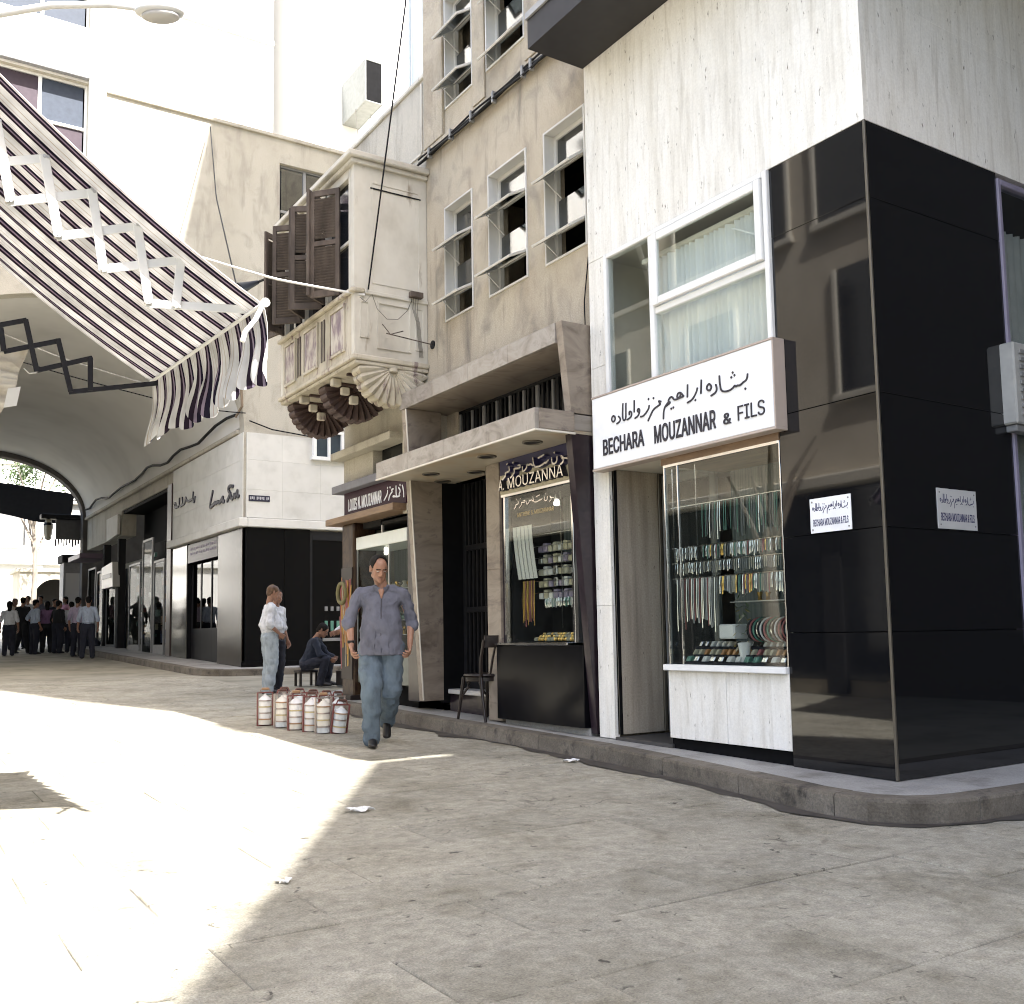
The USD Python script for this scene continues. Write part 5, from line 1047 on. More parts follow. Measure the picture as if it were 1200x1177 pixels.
# ---------------------------------------------------------------- tiered food carriers set down on the street
r3 = random.Random(3)
ENAM = [plain(f'carrier_{n}', c, .3, .0) for n, c in (('white', (.74, .735, .73)), ('cream', (.71, .68, .61)), ('pale_blue', (.64, .68, .70)))]
BAND = [plain(f'carrier_band_{n}', c, .4) for n, c in (('orange', (.36, .22, .12)), ('blue', (.16, .24, .30)), ('yellow', (.50, .42, .22)), ('rust', (.10, .05, .04)))]
FRAMEM = [plain('carrier_frame_red', (.16, .05, .045), .45), plain('carrier_frame_steel', (.42, .36, .33), .35, .7)]
def carrier(label, x, y, tiers, R, lean, kind, top):
    t = thing('food_carrier', label, 'food carrier', (x, y, float(g(y))), 'tiered food carriers standing in a row')
    th_ = .067; A = trimesh.transformations.rotation_matrix(lean, [math.cos(.6), math.sin(.6), 0]); put_ = lambda n, m, mm, s=40: put(n, tm(m).copy().apply_transform(A), mm, t, s, local=True)
    z = .012
    for k in range(tiers):
        put_('tier', lathe([(0, z), (R * .96, z), (R, z + .006), (R, z + th_ - .012), (R * 1.05, z + th_ - .010), (R * 1.05, z + th_ - .002), (0, z + th_ - .002)], 20), ENAM[(kind + (k == 0)) % 3])
        put_('rim', lathe([(R * 1.0, z + th_ - .014), (R * 1.06, z + th_ - .013), (R * 1.06, z + th_ - .001), (R, z + th_ - .001)], 20), BAND[(kind + k) % 4] if k % 2 == kind % 2 else FRAMEM[1]); z += th_
    put_('lid', lathe([(R * 1.05, z), (R * .95, z + .012), (R * .5, z + .04), (.014, z + .052), (.014, z + .066), (0, z + .068)], 20), ENAM[kind % 3])
    w = R + .018; fz = z + .085
    for sx in (-1, 1): put_('side_strap', ch(sx * w - .006, sx * w + .006, -.013, .013, .0, fz, .002), FRAMEM[kind % 2])
    put_('base_strap', ch(-w, w, -.012, .012, -.002, .010, .002), FRAMEM[kind % 2])
    put_('top_strap', ch(-w, w, -.012, .012, fz - .012, fz, .002), FRAMEM[kind % 2])
    put_('handle', tube([(-w * .7, 0, fz - .004), (-w * .55, 0, fz + .035), (w * .55, 0, fz + .035), (w * .7, 0, fz - .004)], .008, 7), FRAMEM[0] if top else FRAMEM[1])
    put_('handle_grip', cyl((-w * .45, 0, fz + .035), (w * .45, 0, fz + .035), .014, 10), BAND[3] if top else BAND[0])
FR = [(3.70, 10.78), (3.77, 10.44), (3.81, 10.12), (3.87, 9.86), (3.91, 9.62), (4.05, 9.56)]
LB = ['leftmost plain white tiered food carrier of the front row', 'white tiered food carrier with a blue band, second from the left', 'broad white tiered food carrier in the middle of the front row', 'cream tiered food carrier with yellow bands in the front row', 'white tiered food carrier with dark rims, tallest looking of the front row', 'blue topped tiered food carrier leaning at the right end of the row']
for i, (x, y) in enumerate(FR): carrier(LB[i], x, y, 4 if i != 5 else 3, .067 if i != 2 else .072, (.0, .01, -.01, .015, .0, .13)[i], i % 3 if i != 2 else 0, i % 2)
for i, (x, y) in enumerate([(3.92, 10.76), (3.98, 10.46), (4.02, 10.18), (4.07, 9.94), (4.11, 9.74)]): carrier('red handled tiered food carrier in the back row, ' + ['leftmost', 'second from the left', 'in the middle', 'second from the right', 'rightmost'][i], x, y, 4, .06, .01 * (i - 2), i + 1, 1)

# litter
def litter(label, x, y, s, seed):
    q = random.Random(seed); n = 9
    P = [[(x + (a - .5) * s * (1 + .3 * math.sin(b * 7 + seed)) , y + (b - .5) * s * .7 + .02 * math.sin(a * 9), g(y) + .004 + .035 * s / .2 * abs(math.sin(a * 5 + b * 4 + seed))) for a in np.linspace(0, 1, n)] for b in np.linspace(0, 1, n)]
    solo('paper_scrap', solid_sheet(P, (0, 0, .001)), PAPER, label, 'litter')
litter('crumpled white paper scrap on the street near the sunlit patch', 2.49, 5.55, .13, 1)
litter('small white scrap of paper lying in the gutter by the kerb', 4.73, 6.5, .10, 2)
litter('tiny white scrap near the edge of the sunlight', 1.55, 4.25, .06, 3)
# ---------------------------------------------------------------- goods in the windows
def rack(name, label, cat, items, loc, group=None, piece='chain'):
    t = thing(name, label, cat, loc, group)
    for m_, mm in items: put(piece, m_, mm, t)
    return t
r4 = random.Random(11); CH = [SILVER, SILVER, PINKSTONE, STEEL, DIM, CARD, GOLD, STEEL, COL[0], GREENSTONE]
def chains(label, y0, y1, x, z, drop, step, w=.012, mats=CH, group='chains hanging in the corner shop window'):
    it = []; yv = y0
    while yv < y1:
        d = drop * r4.uniform(.8, 1.1); it.append((tube([(x, yv, z), (x - .006, yv + .004, z - d * .5), (x, yv + .008, z - d), (x + .004, yv + .012, z - d * .5), (x + .008, yv + .014, z)], w * .28, 4), r4.choice(mats))); yv += step * r4.uniform(.8, 1.25) * .66
    rack('chain_rack', label, 'jewellery', it, (x, y0, z - drop), group)
chains('long dim chains hanging from the top rail of the corner shop window', 4.78, 5.56, X0 + .06, 2.02, .26, .032, .010, [STEEL, GREENSTONE, SILVER, DIM])
chains('bead strings under the second rail, right of the white price label', 4.76, 5.55, X0 + .055, 1.70, .10, .022)
chains('bead strings under the second rail beside the corner of the glass', 5.62, 5.85, X0 + .055, 1.70, .10, .024, mats=[CARD, SILVER, STEEL])
chains('coral and silver strings hanging under the lowest rail at the right', 4.76, 5.38, X0 + .055, 1.46, .13, .02, .014)
chains('pale strings hanging under the lowest rail at the left', 5.42, 5.85, X0 + .06, 1.46, .38, .026, .012, [SILVER, CARD, STEEL, COL[1]])
chains('silver strings under the middle rail of the corner shop window', 4.78, 5.84, X0 + .056, 1.58, .09, .03, .012, [SILVER, COL[0], STEEL])
# bangles on a velvet roll
it = []
for k in range(11):
    tr_ = trimesh.creation.torus(.085, .007, 20, 6); tr_.apply_transform(trimesh.transformations.rotation_matrix(math.pi / 2, [1, 0, 0])); tr_.apply_transform(trimesh.transformations.rotation_matrix(-.25, [0, 0, 1])); tr_.apply_translation((X0 + .20, 4.80 + k * .034, 1.055)); it.append((tr_, r4.choice([SILVER, SILVER, PINKSTONE, GREENSTONE, CARD])))
rack('bangle_roll', 'roll of silver and coloured bangles in the corner shop window', 'bangles', it, (X0 + .2, 4.8, 1.0), None, 'bangle')
put('velvet_roll', cyl((X0 + .20, 4.76, 1.055), (X0 + .20, 5.20, 1.055), .078), VELVET, stage.GetPrimAtPath('/World/bangle_roll'))
# stepped trays of rings
for j, (z, xo, mm) in enumerate(((.945, .22, [SILVER, CARD]), (.885, .15, [PINKSTONE, OCHRE, COL[5]]), (.835, .08, [CARD, SILVER, GREENSTONE]))):
    it = [(ch(X0 + xo - .05, X0 + xo + .05, 4.74, 5.80, z - .035, z - .012, .004), VELVET)]
    for k in range(17 if j < 2 else 12):
        yv = 4.78 + k * (.060 if j < 2 else .086)
        s = ch(X0 + xo - .03, X0 + xo + .02, yv, yv + (.026 if j < 2 else .045), z - .012, z + .028, .005); v = s.vertices; v[:, 0] += (v[:, 2] - z) * .7; it.append((s, r4.choice(mm)))
    rack('ring_tray', ['upper stepped tray of silver pieces behind the glass', 'middle stepped tray of coral coloured pieces behind the glass', 'lowest tray of white cards just above the white window sill'][j], 'jewellery tray', it, (X0 + xo, 4.74, z - .04), None, 'piece')
it = [(lathe([(0, 1.264), (.018, 1.264), (.014, 1.30), (.022, 1.33), (0, 1.345)], 10, (X0 + .3, yv, 0)), r4.choice([SILVER, CARD, GOLD])) for yv in (4.8, 4.88, 4.97, 5.05, 5.14, 5.22)]
rack('figurine_row', 'row of tiny figurines on the glass shelf of the corner shop', 'figurines', it, (X0 + .3, 4.8, 1.26), None, 'figurine')
solo('display_box', ch(X0 + .1, X0 + .25, 5.30, 5.46, .99, 1.10, .01), CARD, 'pale green grey box standing in the middle of the corner shop window', 'box')
# flowers and plant in the window
it = []
for k in range(40):
    a = np.array([X0 + .12 + r4.gauss(0, .03), 5.22 + r4.gauss(0, .05), 1.12 + r4.gauss(0, .10)]); b = np.array([r4.gauss(0, 1), r4.gauss(0, 1), r4.gauss(0, 1)]); b /= np.linalg.norm(b); c = np.cross(b, [0, 0, 1]); s = .03
    it.append((trimesh.Trimesh([a - b * s, a + c * s * .4, a + b * s, a - c * s * .4], [[0, 1, 2], [0, 2, 3]], process=False), r4.choice([LEAF, LEAF, OCHRE, plain('dry_yellow_leaf', (.35, .27, .06), .7) if 'dry_yellow_leaf' not in MATS else MATS['dry_yellow_leaf']])))
rack('dried_bouquet', 'tall bunch of yellow green dried leaves in the corner shop window', 'bouquet', it, (X0 + .12, 5.22, .82), None, 'leaf')
put('vase', lathe([(0, .813), (.05, .813), (.035, .87), (.05, .96), (0, .97)], 14, (X0 + .12, 5.22, 0)), CARD, stage.GetPrimAtPath('/World/dried_bouquet'), smooth=40)
# narrow showcase
it = []
for k in range(5):
    y0 = 8.235 - k * .068
    it.append((solid_sheet([[(M + .02 + .012 * math.sin(a * math.pi) , y0 - a * .058 - .10 * (1 - b) ** 1.5 * .9 , 1.58 + .52 * b) for a in np.linspace(0, 1, 7)] for b in np.linspace(0, 1, 8)], (-.004, 0, 0)), CARD))
rack('white_display_card', 'white pleated display card at the left inside the narrow showcase', 'display card', it, (M + .03, 8.1, 1.58), None, 'pleat')
for j in range(5):
    z = 1.885 - j * .112; it = []
    for k in range(9):
        yv = 7.22 + k * .082; it.append((ch(M + .11, M + .17, yv, yv + .062, z - .055, z + .03 * (k % 2), .006), r4.choice([CARD, COL[0], SILVER, plain('lilac_card', (.30, .25, .33), .6) if 'lilac_card' not in MATS else MATS['lilac_card'], OCHRE])))
    rack('jewellery_row', ['top', 'second', 'third', 'fourth', 'lowest'][j] + ' row of small jewel cards in the narrow showcase', 'jewellery', it, (M + .11, 7.2, z - .06), 'rows of jewel cards', 'jewel_card')
chains('long gold and coral necklaces hanging at the left of the narrow showcase', 7.92, 8.12, M + .05, 1.56, .40, .03, .014, [GOLD, PINKSTONE, GOLD], None)
chains('pale bead fringe hanging below the jewel cards', 7.2, 7.85, M + .12, 1.39, .09, .02, .014, [CARD, GREENSTONE, SILVER], None)
it = []
for k in range(42):
    it.append((lathe([(0, 0), (.026, .004), (.032, .018), (.022, .034), (0, .04)], 9, (M + .06 + .16 * (k % 3) / 3 + r4.uniform(-.01, .01), 7.22 + (k // 3) * .052 + r4.uniform(-.01, .01), .98 + .022 * (k % 3))), r4.choice([GOLD, GOLD, OCHRE])))
rack('gold_pile', 'rows of gold bangles and rings heaped on the floor of the narrow showcase', 'jewellery', it, (M + .1, 7.2, .98), None, 'gold_piece')
for yv, zz, xx in ((7.62, 2.28, .12), (7.30, 2.26, .15)):
    b_ = thing('showcase_lamp', ('lit spot lamp beside' if yv > 7.5 else 'lit spot lamp right of') + ' the gilt name in the narrow showcase', 'lamp', (M + xx, yv, zz)); put('bulb', lathe([(0, -.03), (.03, -.02), (.035, 0), (.02, .03), (0, .035)], 12, (M + xx, yv, zz)), BULB, b_, smooth=True); put('cap', lathe([(.012, .03), (.03, .035), (.02, .08), (0, .08)], 10, (M + xx, yv, zz)), CHROME, b_)
# jeweller's window: objects on shelves
for j, z in enumerate((1.632, 1.432, 1.252, 1.072)):
    it = [(lathe([(0, 0), (.03, 0), (.045, .03 + .02 * (k % 2)), (.02, .06), (.03, .09), (0, .095)], 9, (M + .2 + .1 * (k % 2), 10.56 + k * .105, z)), r4.choice([SILVER, STEEL, COL[0], GOLD, COL[3]])) for k in range(13)]
    rack('silverware_row', ['top', 'second', 'third', 'bottom'][j] + ' shelf row of small silverware behind the walking man', 'silverware', it, (M + .2, 10.5, z), 'shelf rows in the jeweller window', 'vessel')
ns = thing('necklace_stand', 'column hung with gold strands and a beaded wreath at the jeweller corner', 'jewellery stand', (M - .1, 12.2, .3))
for k in range(26):
    yv = 12.0 + (k % 13) * .026; z0 = 1.75 - .35 * (k // 13) + r4.uniform(-.1, .1); d = r4.uniform(.35, .75)
    put('strand', tube([(M - .06 - r4.uniform(0, .04), yv, z0), (M - .07, yv + .015, z0 - d), (M - .055, yv + .03, z0)], .006, 5), r4.choice([GOLD, OCHRE, PINKSTONE, COL[5], GOLD]), ns)
wr = trimesh.creation.torus(.13, .028, 22, 8); wr.apply_transform(trimesh.transformations.rotation_matrix(math.pi / 2, [0, 1, 0])); wr.apply_translation((M - .10, 12.22, 1.62)); put('wreath', wr, plain('olive_wreath', (.16, .14, .06), .7), ns, smooth=True)
put('hook_board', ch(M - .055, M - .041, 11.99, 12.34, .5, 1.95, .003), WOOD, ns)
# ---------------------------------------------------------------- people
def sph(c, r, n=14):
    r = np.broadcast_to(np.array(r, float), 3)
    return m3.Manifold.sphere(1.0, n).scale([float(v) for v in r]).translate([float(v) for v in c])


def bone(a, ra, b, rb, n=14):
    return m3.Manifold.batch_hull([sph(a, ra, n), sph(b, rb, n)])


def fuse(parts, L=.02, it=10, wrinkle=0, seed=1, lim=None):
    u = m3.Manifold.batch_boolean(parts, m3.OpType.Add)
    if lim is not None: u = u.trim_by_plane([0, 0, 1], lim)
    m = tm(u.refine_to_length(L)); m.merge_vertices()
    trimesh.smoothing.filter_taubin(m, lamb=.5, nu=.53, iterations=it)
    if wrinkle:
        n_ = m.vertex_normals; p = m.vertices
        w = meshkit.fbm(p * [16, 16, 9] + seed, 3, seed) - .5; w2 = meshkit.fbm(p * [7, 7, 22] + 3 * seed, 2, seed + 3) - .5
        m.vertices += n_ * ((w * 1.2 + w2) * wrinkle)[:, None]
    return m


SKIN = mat('skin', [(.24, .122, .078), (.34, .185, .122)], 12, rough=.5); SKIN2 = mat('tanned_skin', [(.22, .11, .07), (.32, .17, .11)], 12, rough=.5)
HAIRD = plain('dark_hair', (.009, .007, .006), .65, spec=.15); HAIRB = mat('brown_hair', [(.06, .03, .015), (.14, .075, .04)], 30, rough=.5)
EYEW = plain('eye_white', (.55, .52, .48), .3); EYED = plain('eye_dark', (.012, .01, .01), .2); LIP = plain('lips', (.26, .10, .08), .5)
def cloth(n, c, sc=26): return mat(n, [tuple(v * .66 for v in c), c, tuple(min(1, v * 1.18) for v in c)], sc * .5, (1, 1, .55), rough=.9, bump=.75, bscale=13, bdist=.028)
SHOE = plain('black_shoe_leather', (.012, .011, .011), .35)
V3 = lambda *a: np.array(a, float)


def hand(wrist, d, palm, side, s=1.0, curl=.5, fine=True):
    """Palm and five fingers. d: direction of the forearm, palm: direction the palm faces, side: where the thumb is."""
    d = d / np.linalg.norm(d); palm = palm - d * (palm @ d); palm /= np.linalg.norm(palm); w = np.cross(d, palm) * side; P = []
    k = wrist + d * .085 * s
    P.append(m3.Manifold.batch_hull([sph(wrist, .021 * s, 10), sph(wrist + d * .03 * s + w * .022 * s, .017 * s, 10), sph(wrist + d * .03 * s - w * .02 * s, .016 * s, 10), sph(k + w * .030 * s, .013 * s, 10), sph(k - w * .030 * s, .012 * s, 10)]))
    for j, (o, ln) in enumerate(((.030, .068), (.011, .078), (-.010, .072), (-.030, .056))):
        a = k + w * o * s; c = curl * (.8 + .12 * j)
        d1 = d * math.cos(c * .8) + palm * math.sin(c * .8); d2 = d * math.cos(c * 1.9) + palm * math.sin(c * 1.9); d3 = d * math.cos(c * 2.7) + palm * math.sin(c * 2.7)
        p1 = a + d1 * ln * .45 * s; p2 = p1 + d2 * ln * .32 * s; p3 = p2 + d3 * ln * .25 * s; r = .0095 * s
        P += [bone(a - d * .01 * s, r * 1.05, p1, r, 8), bone(p1, r, p2, r * .92, 8), bone(p2, r * .92, p3, r * .8, 8)]
    t0 = wrist + d * .032 * s + w * .022 * s; t1 = t0 + (d * .6 + w * .62 + palm * .45) * .042 * s; t2 = t1 + (d * .86 + w * .22 + palm * .4) * .032 * s
    P += [bone(t0, .013 * s, t1, .0105 * s, 8), bone(t1, .0105 * s, t2, .0085 * s, 8)]
    return P


def person(label, loc, face, J, shirt, trousers, hair, skin=SKIN, group=None, fine=True, sleeves='rolled', belly=1.0, tuck=True, hat=None, belt=None, extras=None, bald=False, hcurl=(.5, .5), palm=None, female=False, girth=1.0):
    """J: joints in metres, person facing +y, x to their right. Built at the origin and turned to 'face' (heading of +y)."""
    t = thing('person', label, 'person', loc, group, rotz=face)
    Lb = .018 if fine else .035; Lc = .022 if fine else .045; n = 14 if fine else 10
    add = lambda nme, m_, mt, sm=True, par=None: put(nme, m_, mt, par or t, sm, local=True)
    hd, nk, ch_, pv = J['head'], J['neck'], J['chest'], J['pelvis']
    fw = J.get('gaze', V3(0, 1, 0)); fw = fw / np.linalg.norm(fw); rt = np.cross(fw, [0, 0, 1]); rt /= np.linalg.norm(rt); up = np.cross(rt, fw)
    h = lambda x, y, z: hd + rt * x + fw * y + up * z
    B = [m3.Manifold.batch_hull([sph(h(0, -.022, .042), (.074, .074, .074), 20), sph(h(0, .022, .035), .068, 20), sph(h(0, -.03, -.01), .066, 16), sph(h(0, .036, -.035), .052, 16)]),
         m3.Manifold.batch_hull([sph(h(0, .03, -.02), .058, 16), sph(h(.03, .055, -.055), .026, 10), sph(h(-.03, .055, -.055), .026, 10), sph(h(0, .068, -.094), .022, 12), sph(h(.045, .0, -.06), .022, 10), sph(h(-.045, .0, -.06), .022, 10)]),
         m3.Manifold.batch_hull([sph(h(0, .088, .012), .009, 10), sph(h(0, .106, -.026), .011, 10), sph(h(.014, .09, -.032), .010, 10), sph(h(-.014, .09, -.032), .010, 10)]),
         bone(h(.022, .080, .026), .013, h(-.022, .080, .026), .013, 10), bone(h(.02, .085, -.060), .008, h(-.02, .085, -.060), .008, 8), bone(h(0, .082, -.068), .012, h(0, .080, -.07), .012, 8)]
    for s in (-1, 1): B.append(m3.Manifold.batch_hull([sph(h(s * .076, -.012, .02), (.010, .016, .018), 8), sph(h(s * .078, -.008, -.022), (.008, .012, .012), 8), sph(h(s * .066, 0, 0), .01, 8)]))
    B += [bone(h(0, -.025, -.05), .052, nk, .056, n), bone(nk, .056, ch_ + V3(0, 0, .10), .060, n), bone(ch_, (.10, .06, .09), pv, (.10, .07, .08), n)]
    for i, s in enumerate((-1, 1)):
        k = 'l' if s < 0 else 'r'
        B += [bone(ch_ + V3(s * .06, 0, .06), .035, J['sh' + k] + V3(-s * .02, 0, -.03), .028, n), bone(J['sh' + k] + V3(-s * .02, 0, -.03), .028, J['el' + k], .036, n), bone(J['el' + k], .038, J['wr' + k], .025, n),
              bone(pv, .08, J['hip' + k], .085, n), bone(J['hip' + k], .083, J['kn' + k], .054, n), bone(J['kn' + k], .052, J['an' + k], .034, n)]
        d = J['wr' + k] - J['el' + k]
        B += hand(J['wr' + k], d + J.get('hd' + k, V3(0, 0, 0)), (palm or {}).get(k, V3(-s, .15, 0)), 1 if s < 0 else -1, 1.0, hcurl[i], fine)
    add('body', fuse(B, .011 if fine else .022, 6 if fine else 4), skin)
    # face
    for s in (-1, 1):
        e = sph(h(s * .030, .0815, .004), (.013, .007, .0065), 12); add('eye', tm(e), EYEW)
        add('iris', tm(sph(h(s * .030 + .0, .0872, .0005), .0046, 10)), EYED)
        add('eyebrow', fuse([bone(h(s * .014, .094, .024), .0045, h(s * .046, .082, .022), .004, 8)], .008, 2), hair)
    if fine:
        for s in (-1, 1): add('eyelid', fuse([bone(h(s * .016, .0845, .0125), .0072, h(s * .045, .0775, .0105), .0066, 8), bone(h(s * .020, .082, -.008), .0045, h(s * .042, .077, -.007), .004, 8)], .007, 2), skin)
    if fine: add('mouth', fuse([bone(h(-.022, .086, -.060), .0055, h(.022, .086, -.060), .0055, 8), bone(h(0, .092, -.058), .006, h(0, .092, -.066), .006, 8)], .008, 2), LIP)
    # hair: a cap cut off above the face
    cap = m3.Manifold.batch_hull([sph(h(0, -.028, .048), .083, 22), sph(h(0, .012, .046), .075, 20), sph(h(0, -.05, -.02), .06, 14)])
    cut = m3.Manifold.batch_hull([sph(h(0, .14, -.02 if not bald else .03), (.12, .12, .12), 20), sph(h(0, .10, -.14), .10, 16)])
    hr = cap - cut
    if bald: hr = hr - sph(h(0, .07, .085), (.055, .085, .06), 18)
    if female: hr = hr + m3.Manifold.batch_hull([sph(h(0, -.05, .0), .075, 14), sph(h(0, -.05, -.14), .06, 12)])
    add('hair', fuse([hr], .012 if fine else .02, 3, .006, 5), hair)
    # shirt
    bl = belly
    S = [m3.Manifold.batch_hull([sph(ch_ + V3(0, .005, .02), (.158, .115, .13), n + 4), sph(ch_ + V3(0, 0, .10), (.135, .085, .06), n), sph(J['shl'] * .9 + ch_ * .1 + V3(.02, 0, -.012), .052, n), sph(J['shr'] * .9 + ch_ * .1 + V3(-.02, 0, -.012), .052, n)]),
         m3.Manifold.batch_hull([sph(ch_ + V3(0, .005, -.02), (.158, .118, .12), n + 4), sph((ch_ + pv) / 2 + V3(0, .022 * bl, -.02), (.158 * (.7 + .3 * bl), .125 * bl, .12), n + 4), sph(pv + V3(0, .004, .02), (.162, .118, .06), n + 4)]), bone(nk - V3(0, -.002, .040), (.064, .060, .018), ch_ + V3(0, 0, .12), (.10, .08, .05), n)]
    if not tuck: S.append(m3.Manifold.batch_hull([sph((ch_ + pv) / 2 + V3(0, .024 * bl, -.02), (.170, .135, .10), n + 6), sph(pv + V3(0, .012, -.02), (.182, .140, .04), n + 6), sph(pv + V3(.004, .014, -.125), (.192, .150, .022), n + 6)]))
    for s, k in ((-1, 'l'), (1, 'r')):
        S += [bone(J['sh' + k] + V3(-s * .010, 0, -.010), .062, J['el' + k], .056, n), bone(nk + V3(s * .035, 0, -.050), .052, J['sh' + k] + V3(-s * .02, 0, -.012), .057, n)]; el, wr = J['el' + k], J['wr' + k]; dd = (wr - el)
        if sleeves == 'rolled': S += [bone(el, .055, el + dd * .10, .053, n), bone(el + dd * .02, .058, el + dd * .16, .057, n)]
        elif sleeves == 'long': S.append(bone(el, .052, el + dd * .90, .041, n))
        elif sleeves == 'half': pass
    def widen(m_, zlo=.3):
        if girth != 1:
            c_ = np.array([pv[0], pv[1]]); w_ = np.clip((m_.vertices[:, 2] - zlo) / .35, 0, 1)[:, None] * np.clip((1.46 - m_.vertices[:, 2]) / .25, 0, 1)[:, None]; inn = (np.abs(m_.vertices[:, 0:1]) < .2)
            m_.vertices[:, :2] += (m_.vertices[:, :2] - c_) * (girth - 1) * w_ * np.where(inn, 1, .45)
        return m_
    sh = add('shirt', widen(fuse(S, Lc, 6, .024 if fine else .010, 2)), shirt)
    # trousers
    Tn = [m3.Manifold.batch_hull([sph(pv + V3(0, .005, .035), (.160, .116, .03), n + 4), sph(J['hipl'], (.108, .112, .11), n), sph(J['hipr'], (.108, .112, .11), n)])]
    for k in 'lr':
        kn, an = J['kn' + k], J['an' + k]
        Tn += [bone(J['hip' + k], (.110, .115, .10), kn, .086, n), bone(kn, .086, an + (kn - an) * .12, .068, n), bone(an + (kn - an) * .10, .069, an + V3(0, 0, -.012), .070, n)]
    add('trousers', widen(fuse(Tn, Lc, 5, .024 if fine else .010, 4), -.2), trousers)
    if belt: add('belt', fuse([sph(pv + V3(0, .006, .055), (.168 * girth, .124 * girth, .018), 22)], .03, 1), belt)
    for k in 'lr':
        an = J['an' + k]; to = J.get('toe' + k, an + V3(0, .17, -.055)); d = to - an; d[2] = 0; L_ = np.linalg.norm(d); d = d / L_
        heel = an - d * .045; zz = np.array([0, 0, 1.0]); base = J.get('sole' + k, None)
        Hs = [sph(heel + V3(0, 0, -.045) , (.034, .034, .028), 12), sph(an + V3(0, 0, -.015), .040, 12), sph(to + V3(0, 0, .006), (.040, .040, .022), 12), sph((an + to) / 2 + V3(0, 0, -.004), (.040, .044, .034), 12)]
        add('shoe', fuse([m3.Manifold.batch_hull(Hs)], .018, 3), SHOE)
    if extras: extras(t, J, add, h)
    return t


def stance(H=1.72, **over):
    s = H / 1.72
    J = dict(head=V3(0, .03, 1.60), neck=V3(0, 0, 1.46), chest=V3(0, 0, 1.25), pelvis=V3(0, 0, .95), shl=V3(-.185, 0, 1.385), shr=V3(.185, 0, 1.385), ell=V3(-.245, -.03, 1.10), elr=V3(.245, -.03, 1.10),
             wrl=V3(-.26, .05, .86), wrr=V3(.26, .05, .86), hipl=V3(-.085, 0, .89), hipr=V3(.085, 0, .89), knl=V3(-.10, .02, .48), knr=V3(.10, .02, .48), anl=V3(-.11, -.03, .075), anr=V3(.11, -.03, .075))
    for k, v in over.items(): J[k] = V3(*v)
    for k in J:
        if k != 'gaze': J[k] = J[k] * s
    J['gaze'] = J.get('gaze', V3(0, 1, 0)); return J


GREYSHIRT = cloth('grey_mauve_shirt', (.112, .116, .148)); DENIM = cloth('grey_blue_denim', (.100, .135, .170)); PALEDENIM = cloth('pale_blue_denim', (.36, .41, .45)); WHITESH = cloth('white_shirt', (.62, .63, .66)); NAVYT = cloth('dark_navy_trousers', (.018, .020, .032)); MAUVESH = cloth('mauve_shirt', (.20, .11, .20)); LILAC = cloth('lilac_shirt', (.40, .34, .44)); NAVYS = cloth('dark_blue_jacket', (.022, .028, .045)); PALEBLUE = cloth('pale_blue_shirt', (.42, .48, .58)); PINKSH = cloth('pink_print_blouse', (.48, .22, .28)); BLACKC = cloth('black_jacket', (.014, .014, .016)); LEATHERB = plain('black_belt', (.012, .011, .012), .4)
HEAD = lambda dx, dy: math.atan2(dy, dx) - math.pi / 2


def walker_extras(t, J, add, h):
    pv, ch_ = J['pelvis'], J['chest']
    # open collar and placket
    for s in (-1, 1):
        m_ = solid_sheet([[V3(s * (.018 + .055 * a), .072 + .040 * (1 - a) - .02 * b, 1.43 + .025 * a - .055 * b * (1 - .5 * a)) for b in np.linspace(0, 1, 5)] for a in np.linspace(0, 1, 5)], (0, .006, .002)); add('collar', m_, GREYSHIRT)
    add('neckline', fuse([m3.Manifold.batch_hull([sph(V3(.0, .098, 1.415), (.030, .016, .012), 10), sph(V3(0, .118, 1.34), .007, 8)])], .01, 2), SKIN)
    add('placket', tube([(0, .128, 1.33), (.004, .158, 1.22), (.008, .180, 1.10), (.008, .160, .96), (.02, .142, .86)], .006, 6), plain('shirt_shadow_seam', (.06, .06, .075), .9))
    add('watch', lathe([(.030, -.014), (.034, -.012), (.034, .012), (.030, .014)], 16, J['wrr'] + (J['elr'] - J['wrr']) * .12), IRON)
    add('watch', lathe([(.030, -.010), (.033, -.008), (.033, .008), (.030, .010)], 16, J['wrr'] + (J['elr'] - J['wrr']) * .14), STEEL)
J = stance(1.73, head=(.02, .055, 1.595), neck=(0, .015, 1.46), gaze=(-.22, .90, -.36), pelvis=(0, .0, .95), chest=(.0, .005, 1.25), shl=(-.195, .01, 1.385), shr=(.195, -.015, 1.38),
           ell=(-.275, -.07, 1.12), elr=(.285, .04, 1.12), wrl=(-.255, .09, .905), wrr=(.27, .17, .915),
           hipl=(-.085, .01, .89), hipr=(.085, -.01, .89), knl=(-.075, -.02, .50), anl=(-.06, -.38, .16), toel=(-.05, -.22, .04), knr=(.085, .16, .50), anr=(.085, .08, .08))
J['anl'] = V3(-.06, -.34, .20); J['toel'] = V3(-.055, -.235, .055); J['knl'] = V3(-.08, .04, .50)
gz = float(g(8.30))
person('balding man in an untucked grey mauve shirt and grey blue trousers walking towards the camera', (3.96, 8.36, gz), HEAD(-.40, -.92), J, GREYSHIRT, DENIM, HAIRD, belly=1.18, girth=1.10, tuck=False, bald=True, extras=walker_extras, hcurl=(.75, .6))
J = stance(1.72, head=(.02, .05, 1.60), gaze=(-.1, 1, -.22), ell=(-.26, -.06, 1.10), wrl=(-.20, .10, .94), elr=(.25, -.05, 1.10), wrr=(.17, .13, .95), chest=(0, .0, 1.25))
person('stout man in white shirt and pale blue trousers standing by the food carriers in profile', (5.36, 15.42, float(g(15.42))), HEAD(.93, -.15), J, WHITESH, PALEDENIM, HAIRB, belly=1.4, girth=1.12, belt=LEATHERB, hcurl=(.9, .8))
J = stance(1.68, gaze=(.5, 1, -.05))
